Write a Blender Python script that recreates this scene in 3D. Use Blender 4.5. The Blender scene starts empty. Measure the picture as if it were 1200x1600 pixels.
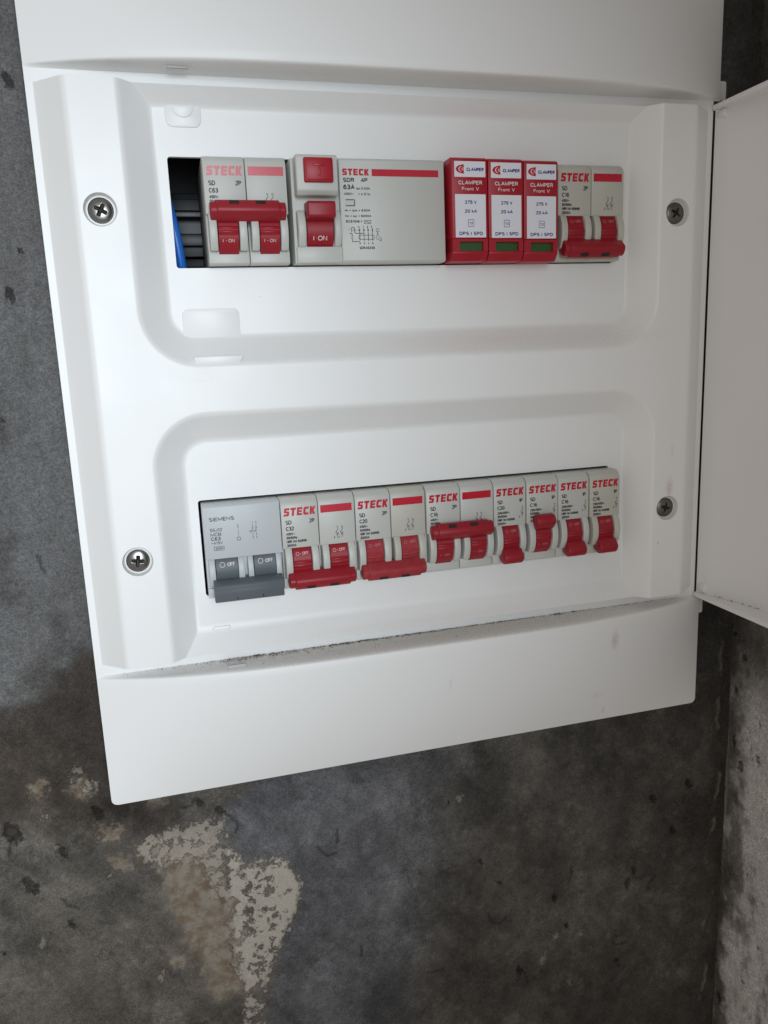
import bpy, bmesh, math, random
import numpy as np
from mathutils import Vector, Matrix

# ------------------------------------------------------------------ camera, world, lights, exposure
scene = bpy.context.scene
C = scene.collection
MM = 0.001
cam_d = bpy.data.cameras.new('camera')
cam = bpy.data.objects.new('camera', cam_d); C.objects.link(cam)
cam.location = (-0.0097139, -0.3724093, -0.0636208)
cam.rotation_euler = (math.radians(78.5199), math.radians(2.32294), math.radians(-15.5239))
cam_d.sensor_fit = 'HORIZONTAL'; cam_d.sensor_width = 36.0; cam_d.lens = 36.0 * 1222.2 / 1200.0
cam_d.clip_start = 0.01; cam_d.clip_end = 50.0
scene.camera = cam

world = bpy.data.worlds.new('World'); scene.world = world; world.use_nodes = True
bg = world.node_tree.nodes['Background']
bg.inputs['Color'].default_value = (1.0, 0.915, 0.855, 1); bg.inputs['Strength'].default_value = 0.43


def area_light(name, loc, target, sx, sy, power, color, spread=180):
    d = bpy.data.lights.new(name, 'AREA'); d.shape = 'RECTANGLE'; d.size = sx; d.size_y = sy
    d.energy = power; d.color = color; d.spread = math.radians(spread)
    o = bpy.data.objects.new(name, d); C.objects.link(o); o.location = loc
    o.rotation_euler = (Vector(target) - Vector(loc)).to_track_quat('-Z', 'Y').to_euler()
    return o


# daylight from a window behind the photographer, to the left
area_light('window_light', (-0.12, -0.80, -0.01), (-0.185, 0.0, -0.11), 0.50, 0.54, 0.90, (0.795, 0.905, 1.0), 47)
scene.view_settings.view_transform = 'Standard'; scene.view_settings.look = 'None'
scene.view_settings.exposure = 0.0; scene.view_settings.gamma = 1.0
scene.view_settings.use_curve_mapping = False
try:
    scene.cycles.use_denoising = True
    scene.cycles.max_bounces = 8
except Exception:
    pass

# ------------------------------------------------------------------ materials
MATS = {}


def nodes_of(name):
    m = bpy.data.materials.new(name); m.use_nodes = True
    nt = m.node_tree
    return m, nt, nt.nodes['Principled BSDF']


def plastic(name, col, rough=0.4, var=0.05, bump=0.02, scale=300.0, spec=0.5, tint=None, tint_amt=0.0):
    """moulded plastic: slight uneven tone, fine grain relief, patchy gloss"""
    m, nt, b = nodes_of(name)
    tc = nt.nodes.new('ShaderNodeTexCoord')
    n1 = nt.nodes.new('ShaderNodeTexNoise'); n1.inputs['Scale'].default_value = scale * 0.12; n1.inputs['Detail'].default_value = 6
    n2 = nt.nodes.new('ShaderNodeTexNoise'); n2.inputs['Scale'].default_value = scale * 6; n2.inputs['Detail'].default_value = 3
    nt.links.new(tc.outputs['Object'], n1.inputs['Vector']); nt.links.new(tc.outputs['Object'], n2.inputs['Vector'])
    mix = nt.nodes.new('ShaderNodeMixRGB'); mix.blend_type = 'MIX'
    t = tint or [c * 0.8 for c in col]
    mix.inputs['Color1'].default_value = (*col, 1); mix.inputs['Color2'].default_value = (*t, 1)
    mr = nt.nodes.new('ShaderNodeMapRange'); mr.inputs['From Min'].default_value = 0.42; mr.inputs['From Max'].default_value = 0.78
    mr.inputs['To Min'].default_value = 0; mr.inputs['To Max'].default_value = max(var, tint_amt)
    nt.links.new(n1.outputs['Fac'], mr.inputs['Value']); nt.links.new(mr.outputs['Result'], mix.inputs['Fac'])
    nt.links.new(mix.outputs['Color'], b.inputs['Base Color'])
    rr = nt.nodes.new('ShaderNodeMapRange'); rr.inputs['To Min'].default_value = rough - 0.07; rr.inputs['To Max'].default_value = rough + 0.09
    nt.links.new(n1.outputs['Fac'], rr.inputs['Value']); nt.links.new(rr.outputs['Result'], b.inputs['Roughness'])
    b.inputs['Specular IOR Level'].default_value = spec
    bp = nt.nodes.new('ShaderNodeBump'); bp.inputs['Strength'].default_value = bump; bp.inputs['Distance'].default_value = 0.0004
    nt.links.new(n2.outputs['Fac'], bp.inputs['Height']); nt.links.new(bp.outputs['Normal'], b.inputs['Normal'])
    MATS[name] = m
    return m


def stained_plastic(name, col, rough, stains):
    """white plastic with a few grubby marks at fixed places on the object (object space, metres)"""
    m = plastic(name, col, rough, 0.06, 0.03, 260.0, tint=(col[0] * 0.93, col[1] * 0.88, col[2] * 0.80))
    nt = m.node_tree; b = nt.nodes['Principled BSDF']
    link = b.inputs['Base Color'].links[0]; src = link.from_socket
    tc = nt.nodes.new('ShaderNodeTexCoord')
    nz = nt.nodes.new('ShaderNodeTexNoise'); nz.inputs['Scale'].default_value = 900; nz.inputs['Detail'].default_value = 5
    nt.links.new(tc.outputs['Object'], nz.inputs['Vector'])
    for (x, z, rx, rz, amt, sc) in stains:
        mp = nt.nodes.new('ShaderNodeMapping'); mp.vector_type = 'TEXTURE'
        mp.inputs['Location'].default_value = (x * MM, 0, z * MM); mp.inputs['Scale'].default_value = (rx * MM, 1.0, rz * MM)
        nt.links.new(tc.outputs['Object'], mp.inputs['Vector'])
        ln = nt.nodes.new('ShaderNodeVectorMath'); ln.operation = 'LENGTH'; nt.links.new(mp.outputs['Vector'], ln.inputs[0])
        ad = nt.nodes.new('ShaderNodeMath'); ad.operation = 'MULTIPLY_ADD'; ad.inputs[1].default_value = 1.3; 
        nt.links.new(nz.outputs['Fac'], ad.inputs[0]); nt.links.new(ln.outputs['Value'], ad.inputs[2])
        mr = nt.nodes.new('ShaderNodeMapRange'); mr.inputs['From Min'].default_value = 0.7; mr.inputs['From Max'].default_value = 1.6
        mr.inputs['To Min'].default_value = amt; mr.inputs['To Max'].default_value = 0
        nt.links.new(ad.outputs['Value'], mr.inputs['Value'])
        mx = nt.nodes.new('ShaderNodeMixRGB'); mx.inputs['Color2'].default_value = (*sc, 1)
        nt.links.new(src, mx.inputs['Color1']); nt.links.new(mr.outputs['Result'], mx.inputs['Fac'])
        src = mx.outputs['Color']
    nt.links.new(src, b.inputs['Base Color'])
    return m


def simple(name, col, rough=0.5, metal=0.0, spec=0.5):
    m, nt, b = nodes_of(name)
    tc = nt.nodes.new('ShaderNodeTexCoord')
    n = nt.nodes.new('ShaderNodeTexNoise'); n.inputs['Scale'].default_value = 700; n.inputs['Detail'].default_value = 4
    nt.links.new(tc.outputs['Object'], n.inputs['Vector'])
    mx = nt.nodes.new('ShaderNodeMixRGB'); mx.inputs['Color1'].default_value = (*[c * 0.88 for c in col], 1); mx.inputs['Color2'].default_value = (*[min(1, c * 1.1) for c in col], 1)
    nt.links.new(n.outputs['Fac'], mx.inputs['Fac']); nt.links.new(mx.outputs['Color'], b.inputs['Base Color'])
    b.inputs['Roughness'].default_value = rough; b.inputs['Metallic'].default_value = metal; b.inputs['Specular IOR Level'].default_value = spec
    MATS[name] = m
    return m


WHITE = (0.80, 0.80, 0.785)
stained_plastic('white_cover', WHITE, 0.37, [
    (247, -141, 3, 7, 0.45, (0.42, 0.22, 0.2)), (248, -121, 1.6, 5, 0.22, (0.4, 0.36, 0.33)), (241, -171, 0.8, 0.8, 0.6, (0.12, 0.11, 0.1)),
    (36, -36, 0.5, 0.5, 0.5, (0.3, 0.3, 0.3)), (262, -90, 4, 20, 0.10, (0.5, 0.42, 0.36)), (150, -59.5, 110, 8, 0.22, (0.52, 0.40, 0.31)),
    (120, -200, 100, 4, 0.18, (0.5, 0.44, 0.36))])
stained_plastic('white_hood', WHITE, 0.42, [
    (214, -222, 3.5, 8, 0.42, (0.36, 0.28, 0.24)), (207, -256, 4, 4, 0.18, (0.4, 0.38, 0.36)), (214, -268, 1.2, 3, 0.4, (0.3, 0.27, 0.25)),
    (120, -208.2, 170, 1.5, 0.55, (0.42, 0.36, 0.30)), (-30, 83, 3, 1.3, 0.25, (0.4, 0.38, 0.36)), (118, -232, 1.0, 5, 0.3, (0.5, 0.48, 0.46)), (180, 110, 60, 20, 0.12, (0.5, 0.5, 0.4))])
plastic('white_door', WHITE, 0.38, 0.05, 0.03, 260.0, tint=(0.66, 0.63, 0.56))
plastic('grey_housing', (0.52, 0.525, 0.49), 0.42, 0.12, 0.03, 420.0, tint=(0.42, 0.40, 0.33))
plastic('grey_housing_aged', (0.50, 0.495, 0.435), 0.45, 0.3, 0.03, 420.0, tint=(0.36, 0.32, 0.23))
plastic('grey_housing_pale', (0.50, 0.53, 0.54), 0.42, 0.10, 0.03, 420.0, tint=(0.42, 0.41, 0.37))
plastic('red_toggle', (0.30, 0.008, 0.018), 0.42, 0.12, 0.04, 500.0, spec=0.4)
plastic('red_cartridge', (0.36, 0.008, 0.02), 0.40, 0.08, 0.02, 400.0, spec=0.4)
plastic('slate_toggle', (0.095, 0.114, 0.128), 0.45, 0.18, 0.04, 600.0, tint=(0.16, 0.18, 0.19), spec=0.4)
plastic('sticker_white', (0.72, 0.72, 0.76), 0.5, 0.05, 0.01, 300.0)
simple('brand_red', (0.50, 0.010, 0.03), 0.27, 0.0, 0.45)
simple('label_red', (0.48, 0.012, 0.03), 0.5, 0.0, 0.3)
simple('ink_black', (0.010, 0.010, 0.013), 0.55)
simple('ink_grey', (0.06, 0.065, 0.075), 0.5)
simple('ink_white', (0.68, 0.62, 0.60), 0.5)
simple('ink_pink', (0.66, 0.44, 0.43), 0.5)
simple('ink_faded', (0.50, 0.17, 0.17), 0.5)
plastic('red_toggle_dusty', (0.33, 0.026, 0.034), 0.58, 0.12, 0.06, 2200.0, tint=(0.42, 0.16, 0.15), tint_amt=0.16, spec=0.3)
simple('ink_blue', (0.016, 0.02, 0.22), 0.55)
simple('indicator_green', (0.022, 0.085, 0.012), 0.4)
simple('dark_gap', (0.02, 0.008, 0.008), 0.6)
simple('slot_grey', (0.45, 0.44, 0.43), 0.5)
simple('inside_dark', (0.018, 0.018, 0.019), 0.6)
simple('galvanised', (0.05, 0.05, 0.05), 0.42, 1.0)
simple('bright_screw', (0.24, 0.235, 0.225), 0.25, 1.0)
simple('dull_screw', (0.16, 0.15, 0.13), 0.36, 1.0)
simple('screw_slot', (0.03, 0.03, 0.02), 0.5, 0.6)
simple('blue_insulation', (0.012, 0.14, 0.55), 0.33)
simple('grit', (0.13, 0.105, 0.08), 0.9, 0.0, 0.2)

# ------------------------------------------------------------------ mesh helpers (all sizes in mm)


class MB:
    """collects solids (mm) into one mesh"""

    def __init__(self):
        self.v = []; self.f = []

    def add_bm(self, bm):
        o = len(self.v)
        bm.verts.index_update()
        self.v += [tuple(v.co) for v in bm.verts]
        self.f += [tuple(o + v.index for v in f.verts) for f in bm.faces]
        bm.free()

    def add(self, vs, fs):
        o = len(self.v); self.v += [tuple(v) for v in vs]; self.f += [tuple(o + i for i in f) for f in fs]

    def prism(self, prof, x0, x1, bev=0.25, seg=2):
        """profile in (y, z), swept along x"""
        self.add_bm(prism_bm([(x0, y, z) for (y, z) in prof], (x1 - x0, 0, 0), bev, seg)); return self

    def slab(self, prof, y0, y1, bev=0.2, seg=2):
        """outline in (x, z), swept along y"""
        self.add_bm(prism_bm([(x, y0, z) for (x, z) in prof], (0, y1 - y0, 0), bev, seg)); return self

    def box(self, x0, x1, y0, y1, z0, z1, bev=0.2, seg=2):
        return self.slab([(x0, z0), (x1, z0), (x1, z1), (x0, z1)], y0, y1, bev, seg)

    def mesh(self, name, smooth=True, ang=38):
        me = bpy.data.meshes.new(name)
        me.from_pydata([(a * MM, b * MM, c * MM) for (a, b, c) in self.v], [], self.f)
        me.update()
        if smooth:
            me.shade_smooth(); me.set_sharp_from_angle(angle=math.radians(ang))
        return me


def prism_bm(pts, d, bev, seg):
    bm = bmesh.new()
    a = [bm.verts.new(p) for p in pts]
    b = [bm.verts.new((p[0] + d[0], p[1] + d[1], p[2] + d[2])) for p in pts]
    n = len(a)
    bm.faces.new(a); bm.faces.new(list(reversed(b)))
    for i in range(n):
        j = (i + 1) % n
        bm.faces.new((a[j], a[i], b[i], b[j]))
    bmesh.ops.recalc_face_normals(bm, faces=bm.faces[:])
    if bev > 0:
        es = [e for e in bm.edges if len(e.link_faces) == 2 and e.calc_face_angle(0) > math.radians(28)]
        bmesh.ops.bevel(bm, geom=es, offset=bev, segments=seg, profile=0.5, affect='EDGES', clamp_overlap=True)
    return bm


def ob(name, me, mat, parent=None, loc=(0, 0, 0)):
    o = bpy.data.objects.new(name, me); C.objects.link(o)
    if mat is not None and me.materials and me.materials[0] != MATS[mat] and me.users <= 1: me.materials.clear()
    if mat is not None and not me.materials:
        me.materials.append(MATS[mat])
    o.location = (loc[0] * MM, loc[1] * MM, loc[2] * MM)
    o.parent = parent
    return o


def empty(name, loc, label, cat, group=None):
    o = bpy.data.objects.new(name, None); C.objects.link(o); o.empty_display_size = 0.01
    o.location = (loc[0] * MM, loc[1] * MM, loc[2] * MM)
    o['label'] = label; o['category'] = cat
    if group: o['group'] = group
    return o


def arc(cx, cz, r, a0, a1, n):
    return [(cx + r * math.cos(math.radians(a0 + (a1 - a0) * i / n)), cz + r * math.sin(math.radians(a0 + (a1 - a0) * i / n))) for i in range(n + 1)]


def rrect(x0, x1, z0, z1, r, n=6):
    return arc(x1 - r, z1 - r, r, 0, 90, n) + arc(x0 + r, z1 - r, r, 90, 180, n) + arc(x0 + r, z0 + r, r, 180, 270, n) + arc(x1 - r, z0 + r, r, 270, 360, n)


def fill_poly(loops):
    """triangulate a polygon with holes, loops of (u, v); returns verts, tris facing +(u x v)"""
    bm = bmesh.new()
    es = []
    for lp in loops:
        vs = [bm.verts.new((u, v, 0)) for (u, v) in lp]
        es += [bm.edges.new((vs[i], vs[(i + 1) % len(vs)])) for i in range(len(vs))]
    bmesh.ops.triangle_fill(bm, use_beauty=True, use_dissolve=False, edges=es, normal=(0, 0, 1))
    bm.verts.index_update()
    V = [(v.co.x, v.co.y) for v in bm.verts]
    F = []
    for f in bm.faces:
        idx = [v.index for v in f.verts]
        (ax, ay), (bx, by), (cx, cy) = [V[i] for i in idx[:3]]
        if (bx - ax) * (cy - ay) - (by - ay) * (cx - ax) < 0: idx.reverse()
        F.append(tuple(idx))
    bm.free()
    return V, F


# ------------------------------------------------------------------ lettering (flat print)
def el(cx, cy, rx, ry, a0, a1):
    n = max(3, int(abs(a1 - a0) / 24))
    return [(cx + rx * math.cos(math.radians(a0 + (a1 - a0) * i / n)), cy + ry * math.sin(math.radians(a0 + (a1 - a0) * i / n))) for i in range(n + 1)]


# plain sans-serif drawn as strokes: char -> (width, strokes), cap height 1
GLYPH = {
    '0': (.56, [el(.28, .5, .28, .5, 90, 450)]), '1': (.30, [[(.02, .76), (.24, 1), (.24, 0)]]),
    '2': (.56, [el(.27, .72, .26, .28, 165, -25) + [(.01, 0), (.56, 0)]]),
    '3': (.56, [el(.26, .74, .25, .26, 155, -85) + el(.27, .27, .28, .27, 80, -155)]),
    '4': (.60, [[(.44, 0), (.44, 1), (0, .28), (.6, .28)]]), '5': (.55, [[(.52, 1), (.1, 1), (.05, .52)] + el(.27, .33, .28, .33, 125, -150)]),
    '6': (.56, [el(.32, .5, .30, .5, 55, 170) + el(.28, .31, .27, .31, 175, 535)]), '7': (.54, [[(0, 1), (.54, 1), (.18, 0)]]),
    '8': (.56, [el(.28, .75, .23, .25, -90, 270), el(.28, .25, .28, .25, 90, 450)]),
    '9': (.56, [el(.24, .5, .30, .5, -125, -10) + el(.28, .69, .27, .31, -5, 355)]),
    'A': (.66, [[(0, 0), (.33, 1), (.66, 0)], [(.13, .32), (.53, .32)]]),
    'B': (.58, [[(0, 0), (0, 1), (.3, 1)] + el(.3, .77, .23, .23, 80, -90) + [(.02, .54)], [(.3, .52)] + el(.31, .26, .27, .26, 80, -90) + [(0, 0)]]),
    'C': (.64, [el(.36, .5, .36, .5, 42, 318)]), 'D': (.62, [[(0, 0), (0, 1), (.25, 1)] + el(.25, .5, .37, .5, 80, -90) + [(0, 0)]]),
    'E': (.5, [[(.5, 1), (0, 1), (0, 0), (.5, 0)], [(.05, .52), (.45, .52)]]), 'F': (.48, [[(.48, 1), (0, 1), (0, 0)], [(.05, .52), (.42, .52)]]),
    'H': (.56, [[(0, 0), (0, 1)], [(.56, 0), (.56, 1)], [(.05, .52), (.51, .52)]]), 'I': (.02, [[(.01, 0), (.01, 1)]]),
    'J': (.42, [[(.42, 1), (.42, .25)] + el(.21, .25, .21, .25, -15, -180)]),
    'K': (.58, [[(0, 0), (0, 1)], [(.56, 1), (.03, .4)], [(.2, .6), (.58, 0)]]), 'L': (.46, [[(0, 1), (0, 0), (.46, 0)]]),
    'M': (.74, [[(0, 0), (0, 1), (.37, .12), (.74, 1), (.74, 0)]]), 'N': (.58, [[(0, 0), (0, 1), (.58, 0), (.58, 1)]]),
    'O': (.74, [el(.37, .5, .37, .5, 90, 450)]), 'P': (.54, [[(0, 0), (0, 1), (.28, 1)] + el(.28, .74, .26, .26, 80, -90) + [(.03, .48)]]),
    'R': (.58, [[(0, 0), (0, 1), (.28, 1)] + el(.28, .75, .26, .25, 80, -90) + [(.03, .5)], [(.28, .48), (.58, 0)]]),
    'S': (.56, [el(.28, .75, .26, .25, 35, 262) + el(.28, .25, .28, .25, 82, -145)]), 'T': (.56, [[(0, 1), (.56, 1)], [(.28, .95), (.28, 0)]]),
    'V': (.6, [[(0, 1), (.3, 0), (.6, 1)]]), 'c': (.4, [el(.23, .31, .23, .31, 45, 315)]), 'h': (.4, [[(0, 0), (0, 1)], el(.2, .4, .2, .22, 165, 0) + [(.4, 0)]]),
    'k': (.42, [[(0, 0), (0, 1)], [(.38, .62), (.03, .24)], [(.14, .38), (.42, 0)]]), 'm': (.62, [[(0, 0), (0, .62)], el(.155, .42, .155, .2, 165, 0) + [(.31, 0)], el(.465, .42, .155, .2, 165, 0) + [(.62, 0)]]),
    'n': (.4, [[(0, 0), (0, .62)], el(.2, .4, .2, .22, 165, 0) + [(.4, 0)]]), 'o': (.44, [el(.22, .31, .22, .31, 90, 450)]),
    'r': (.24, [[(0, 0), (0, .62)], el(.22, .36, .2, .24, 165, 80)]), 's': (.36, [el(.18, .46, .17, .16, 40, 260) + el(.18, .16, .18, .15, 80, -140)]),
    't': (.26, [[(.1, .85), (.1, .1), (.18, 0), (.28, 0)], [(-.02, .62), (.26, .62)]]), 'z': (.4, [[(0, .62), (.38, .62), (.01, 0), (.4, 0)]]),
    '/': (.3, [[(0, -.05), (.3, 1.03)]]), '-': (.3, [[(0, .42), (.3, .42)]]), '=': (.44, [[(0, .55), (.44, .55)], [(0, .28), (.44, .28)]]),
    '~': (.5, [[(0, .38), (.1, .5), (.2, .5), (.32, .36), (.42, .36), (.52, .48)]]), '.': (.1, [[(.05, 0), (.05, .13)]]), '·': (.16, [[(.02, .48), (.16, .48)]]),
    '|': (.02, [[(.01, -.08), (.01, 1.05)]]), 'Δ': (.5, [[(.25, .62), (0, 0), (.5, 0), (.25, .62)]]), '≤': (.44, [[(.44, .75), (0, .5), (.44, .25)], [(0, .06), (.44, .06)]]),
}


def ribbon_path(pts, t):
    """constant-width mitred ribbon along a polyline"""
    n = len(pts); Lf = []; Rt = []
    closed = math.hypot(pts[0][0] - pts[-1][0], pts[0][1] - pts[-1][1]) < 1e-6
    for i in range(n):
        a = pts[i - 1] if i > 0 else (pts[-2] if closed else None)
        c = pts[i + 1] if i < n - 1 else (pts[1] if closed else None)
        ds = []
        for (p0, p1) in ((a, pts[i]), (pts[i], c)):
            if p0 is None or p1 is None: continue
            dx, dy = p1[0] - p0[0], p1[1] - p0[1]; L = math.hypot(dx, dy)
            if L > 1e-9: ds.append((dx / L, dy / L))
        nx = sum(-d[1] for d in ds); ny = sum(d[0] for d in ds); L = math.hypot(nx, ny) or 1; nx /= L; ny /= L
        k = max(0.5, abs(nx * -ds[0][1] + ny * ds[0][0])); h = t / 2 / k
        Lf.append((pts[i][0] + nx * h, pts[i][1] + ny * h)); Rt.append((pts[i][0] - nx * h, pts[i][1] - ny * h))
    V = Lf + Rt
    return V, [(i, n + i, n + i + 1, i + 1) for i in range(n - 1)]


STECK = {
    'S': [(0, 0), (.80, 0), (.93, .05), (1, .16), (1, .46), (.93, .57), (.82, .62), (.42, .62), (.42, .74), (1, .74), (1, 1), (.2, 1), (.07, .95), (0, .84), (0, .54), (.07, .43), (.18, .38), (.58, .38), (.58, .26), (0, .26)],
    'T': [(.29, 0), (.71, 0), (.71, .72), (1, .72), (1, 1), (0, 1), (0, .72), (.29, .72)],
    'E': [(0, 0), (1, 0), (1, .26), (.42, .26), (.42, .38), (.94, .38), (.94, .62), (.42, .62), (.42, .74), (1, .74), (1, 1), (0, 1)],
    'C': [(.25, 0), (1, 0), (1, .27), (.5, .27), (.43, .34), (.43, .66), (.5, .73), (1, .73), (1, 1), (.25, 1), (.08, .93), (0, .78), (0, .22), (.08, .07)],
    'K': [(0, 0), (.41, 0), (.41, .34), (.60, 0), (1.06, 0), (.72, .52), (1.02, 1), (.58, 1), (.41, .68), (.41, 1), (0, 1)]}


class Print:
    """flat ink on a face at depth y (or wrapped on a drum)"""

    def __init__(self, y):
        self.y = y; self.mb = MB(); self.wrap = None; self.lift = 0.0

    def put(self, V, F):
        if self.wrap:
            yc, zc, R = self.wrap
            P = [(u, yc - math.sqrt(max(R * R - (w - zc) ** 2, 0.01)) - 0.06 - self.lift, w) for (u, w) in V]
        else:
            P = [(u, self.y - self.lift, w) for (u, w) in V]
        self.mb.add(P, F); return self

    def text(self, s, x, z, h, w=None, bold=0.0, align='l', shear=0.0):
        """x, z of the baseline start (or centre), cap height h, optional full width w (mm)"""
        wt = (0.165 + bold * 1.7) * h; gap = 0.20 + bold * 1.5
        pos = 0.0; items = []
        for ch in s:
            if ch == ' ': pos += 0.42; continue
            gw, st = GLYPH[ch]; items.append((pos, st)); pos += gw + gap
        total = (pos - gap) * h
        kx = h * ((w - wt) / max(total, 1e-6) if w and total > 0.1 * h else 1.0)
        off = x + wt / 2 - ((w or total) / 2 if align == 'c' else 0)
        k = 0
        for (p0, st) in items:
            for j, path in enumerate(st):
                pts = [(off + (p0 + u) * kx + shear * v * h, z + wt / 2 + v * (h - wt)) for (u, v) in path]
                V, F = ribbon_path(pts, wt); self.lift = 0.012 * j; self.put(V, F)
        self.lift = 0.0
        return self

    def poly(self, pts):
        V, F = fill_poly([pts]); return self.put(V, F)

    def rect(self, x0, x1, z0, z1, n=1):
        return self.put([(x0, z0), (x1, z0), (x1, z1), (x0, z1)], [(0, 1, 2, 3)])

    def ring(self, loop_out, loop_in):
        V, F = fill_poly([loop_out, loop_in]); return self.put(V, F)

    def circle(self, x, z, r, t, n=20):
        self.ring(arc(x, z, r, 0, 360 - 360 / n, n - 1), arc(x, z, r - t, 0, 360 - 360 / n, n - 1)); return self

    def line(self, pts, t):
        for (a, b) in zip(pts[:-1], pts[1:]):
            dx, dz = b[0] - a[0], b[1] - a[1]; L = math.hypot(dx, dz) or 1
            nx, nz = -dz / L * t / 2, dx / L * t / 2
            self.put([(a[0] - nx, a[1] - nz), (b[0] - nx, b[1] - nz), (b[0] + nx, b[1] + nz), (a[0] + nx, a[1] + nz)], [(0, 1, 2, 3)])
        return self

    def steck(self, x0, x1, z0, z1, shear=0.0):
        n = 5; gap = 0.035; cw = (1 - gap * (n - 1)) / n
        for i, ch in enumerate('STECK'):
            pts = []
            for (u, v) in STECK[ch]:
                X = x0 + (x1 - x0) * (i * (cw + gap) + u * cw); pts.append((X + shear * (v - 0.5) * (z1 - z0), z0 + (z1 - z0) * v))
            self.poly(pts)
        return self

    def build(self, name, mat, parent):
        return ob(name, self.mb.mesh(name, smooth=False), mat, parent)


# ------------------------------------------------------------------ walls
rng = np.random.default_rng(7)
LAT = rng.random((256, 256))


def vnoise(x, y):
    xi = np.floor(x).astype(int); yi = np.floor(y).astype(int); fx = x - xi; fy = y - yi
    fx = fx * fx * (3 - 2 * fx); fy = fy * fy * (3 - 2 * fy)
    a = LAT[xi % 256, yi % 256]; b = LAT[(xi + 1) % 256, yi % 256]; c = LAT[xi % 256, (yi + 1) % 256]; d = LAT[(xi + 1) % 256, (yi + 1) % 256]
    return a * (1 - fx) * (1 - fy) + b * fx * (1 - fy) + c * (1 - fx) * fy + d * fx * fy


def fbm(x, y, s, o=5, seed=0, g=0.5):
    r = 0; a = 1; t = 0
    for i in range(o):
        r = r + a * vnoise(x / s + 13.7 * i + seed * 7.31, y / s + 5.3 * i + seed * 3.77); t += a; a *= g; s /= 2.03
    return r / t


def sdf_poly(px, pz, poly):
    """signed distance, negative inside"""
    d = np.full(px.shape, 1e9); ins = np.zeros(px.shape, bool); n = len(poly)
    for i in range(n):
        ax, az = poly[i]; bx, bz = poly[(i + 1) % n]
        ex, ez = bx - ax, bz - az; wx, wz = px - ax, pz - az
        t = np.clip((wx * ex + wz * ez) / (ex * ex + ez * ez), 0, 1)
        d = np.minimum(d, np.hypot(wx - ex * t, wz - ez * t))
        c = ((az > pz) != (bz > pz)) & (px < ex * (pz - az) / (ez if ez else 1e-9) + ax); ins ^= c
    return np.where(ins, -d, d)


def sm(a, b, x):
    t = np.clip((x - a) / (b - a), 0, 1); return t * t * (3 - 2 * t)


def lerp3(col, new, m):
    return col * (1 - m[..., None]) + np.array(new) * m[..., None]


def grid_object(name, U, V, P, col, hole=None, flip=False, fields=None):
    nu, nv = len(U), len(V)
    idx = np.arange(nu * nv).reshape(nu, nv)
    q = np.stack([idx[:-1, :-1], idx[1:, :-1], idx[1:, 1:], idx[:-1, 1:]], -1).reshape(-1, 4)
    if hole is not None: q = q[~hole.reshape(-1)]
    if flip: q = q[:, ::-1]
    me = bpy.data.meshes.new(name)
    me.vertices.add(nu * nv); me.vertices.foreach_set('co', (P.reshape(-1, 3) * MM).astype(np.float32).ravel())
    me.loops.add(q.size); me.loops.foreach_set('vertex_index', q.ravel().astype(np.int32))
    me.polygons.add(len(q)); me.polygons.foreach_set('loop_start', np.arange(0, q.size, 4, dtype=np.int32))
    me.polygons.foreach_set('loop_total', np.full(len(q), 4, np.int32))
    me.update(calc_edges=True); me.validate()
    at = me.attributes.new('albedo', 'FLOAT_COLOR', 'POINT')
    c4 = np.concatenate([col.reshape(-1, 3), np.ones((nu * nv, 1))], 1).astype(np.float32)
    at.data.foreach_set('color', c4.ravel())
    for nm, arr in (fields or {}).items():
        fa = me.attributes.new(nm, 'FLOAT', 'POINT'); fa.data.foreach_set('value', arr.astype(np.float32).ravel())
    me.shade_smooth()
    return me


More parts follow.
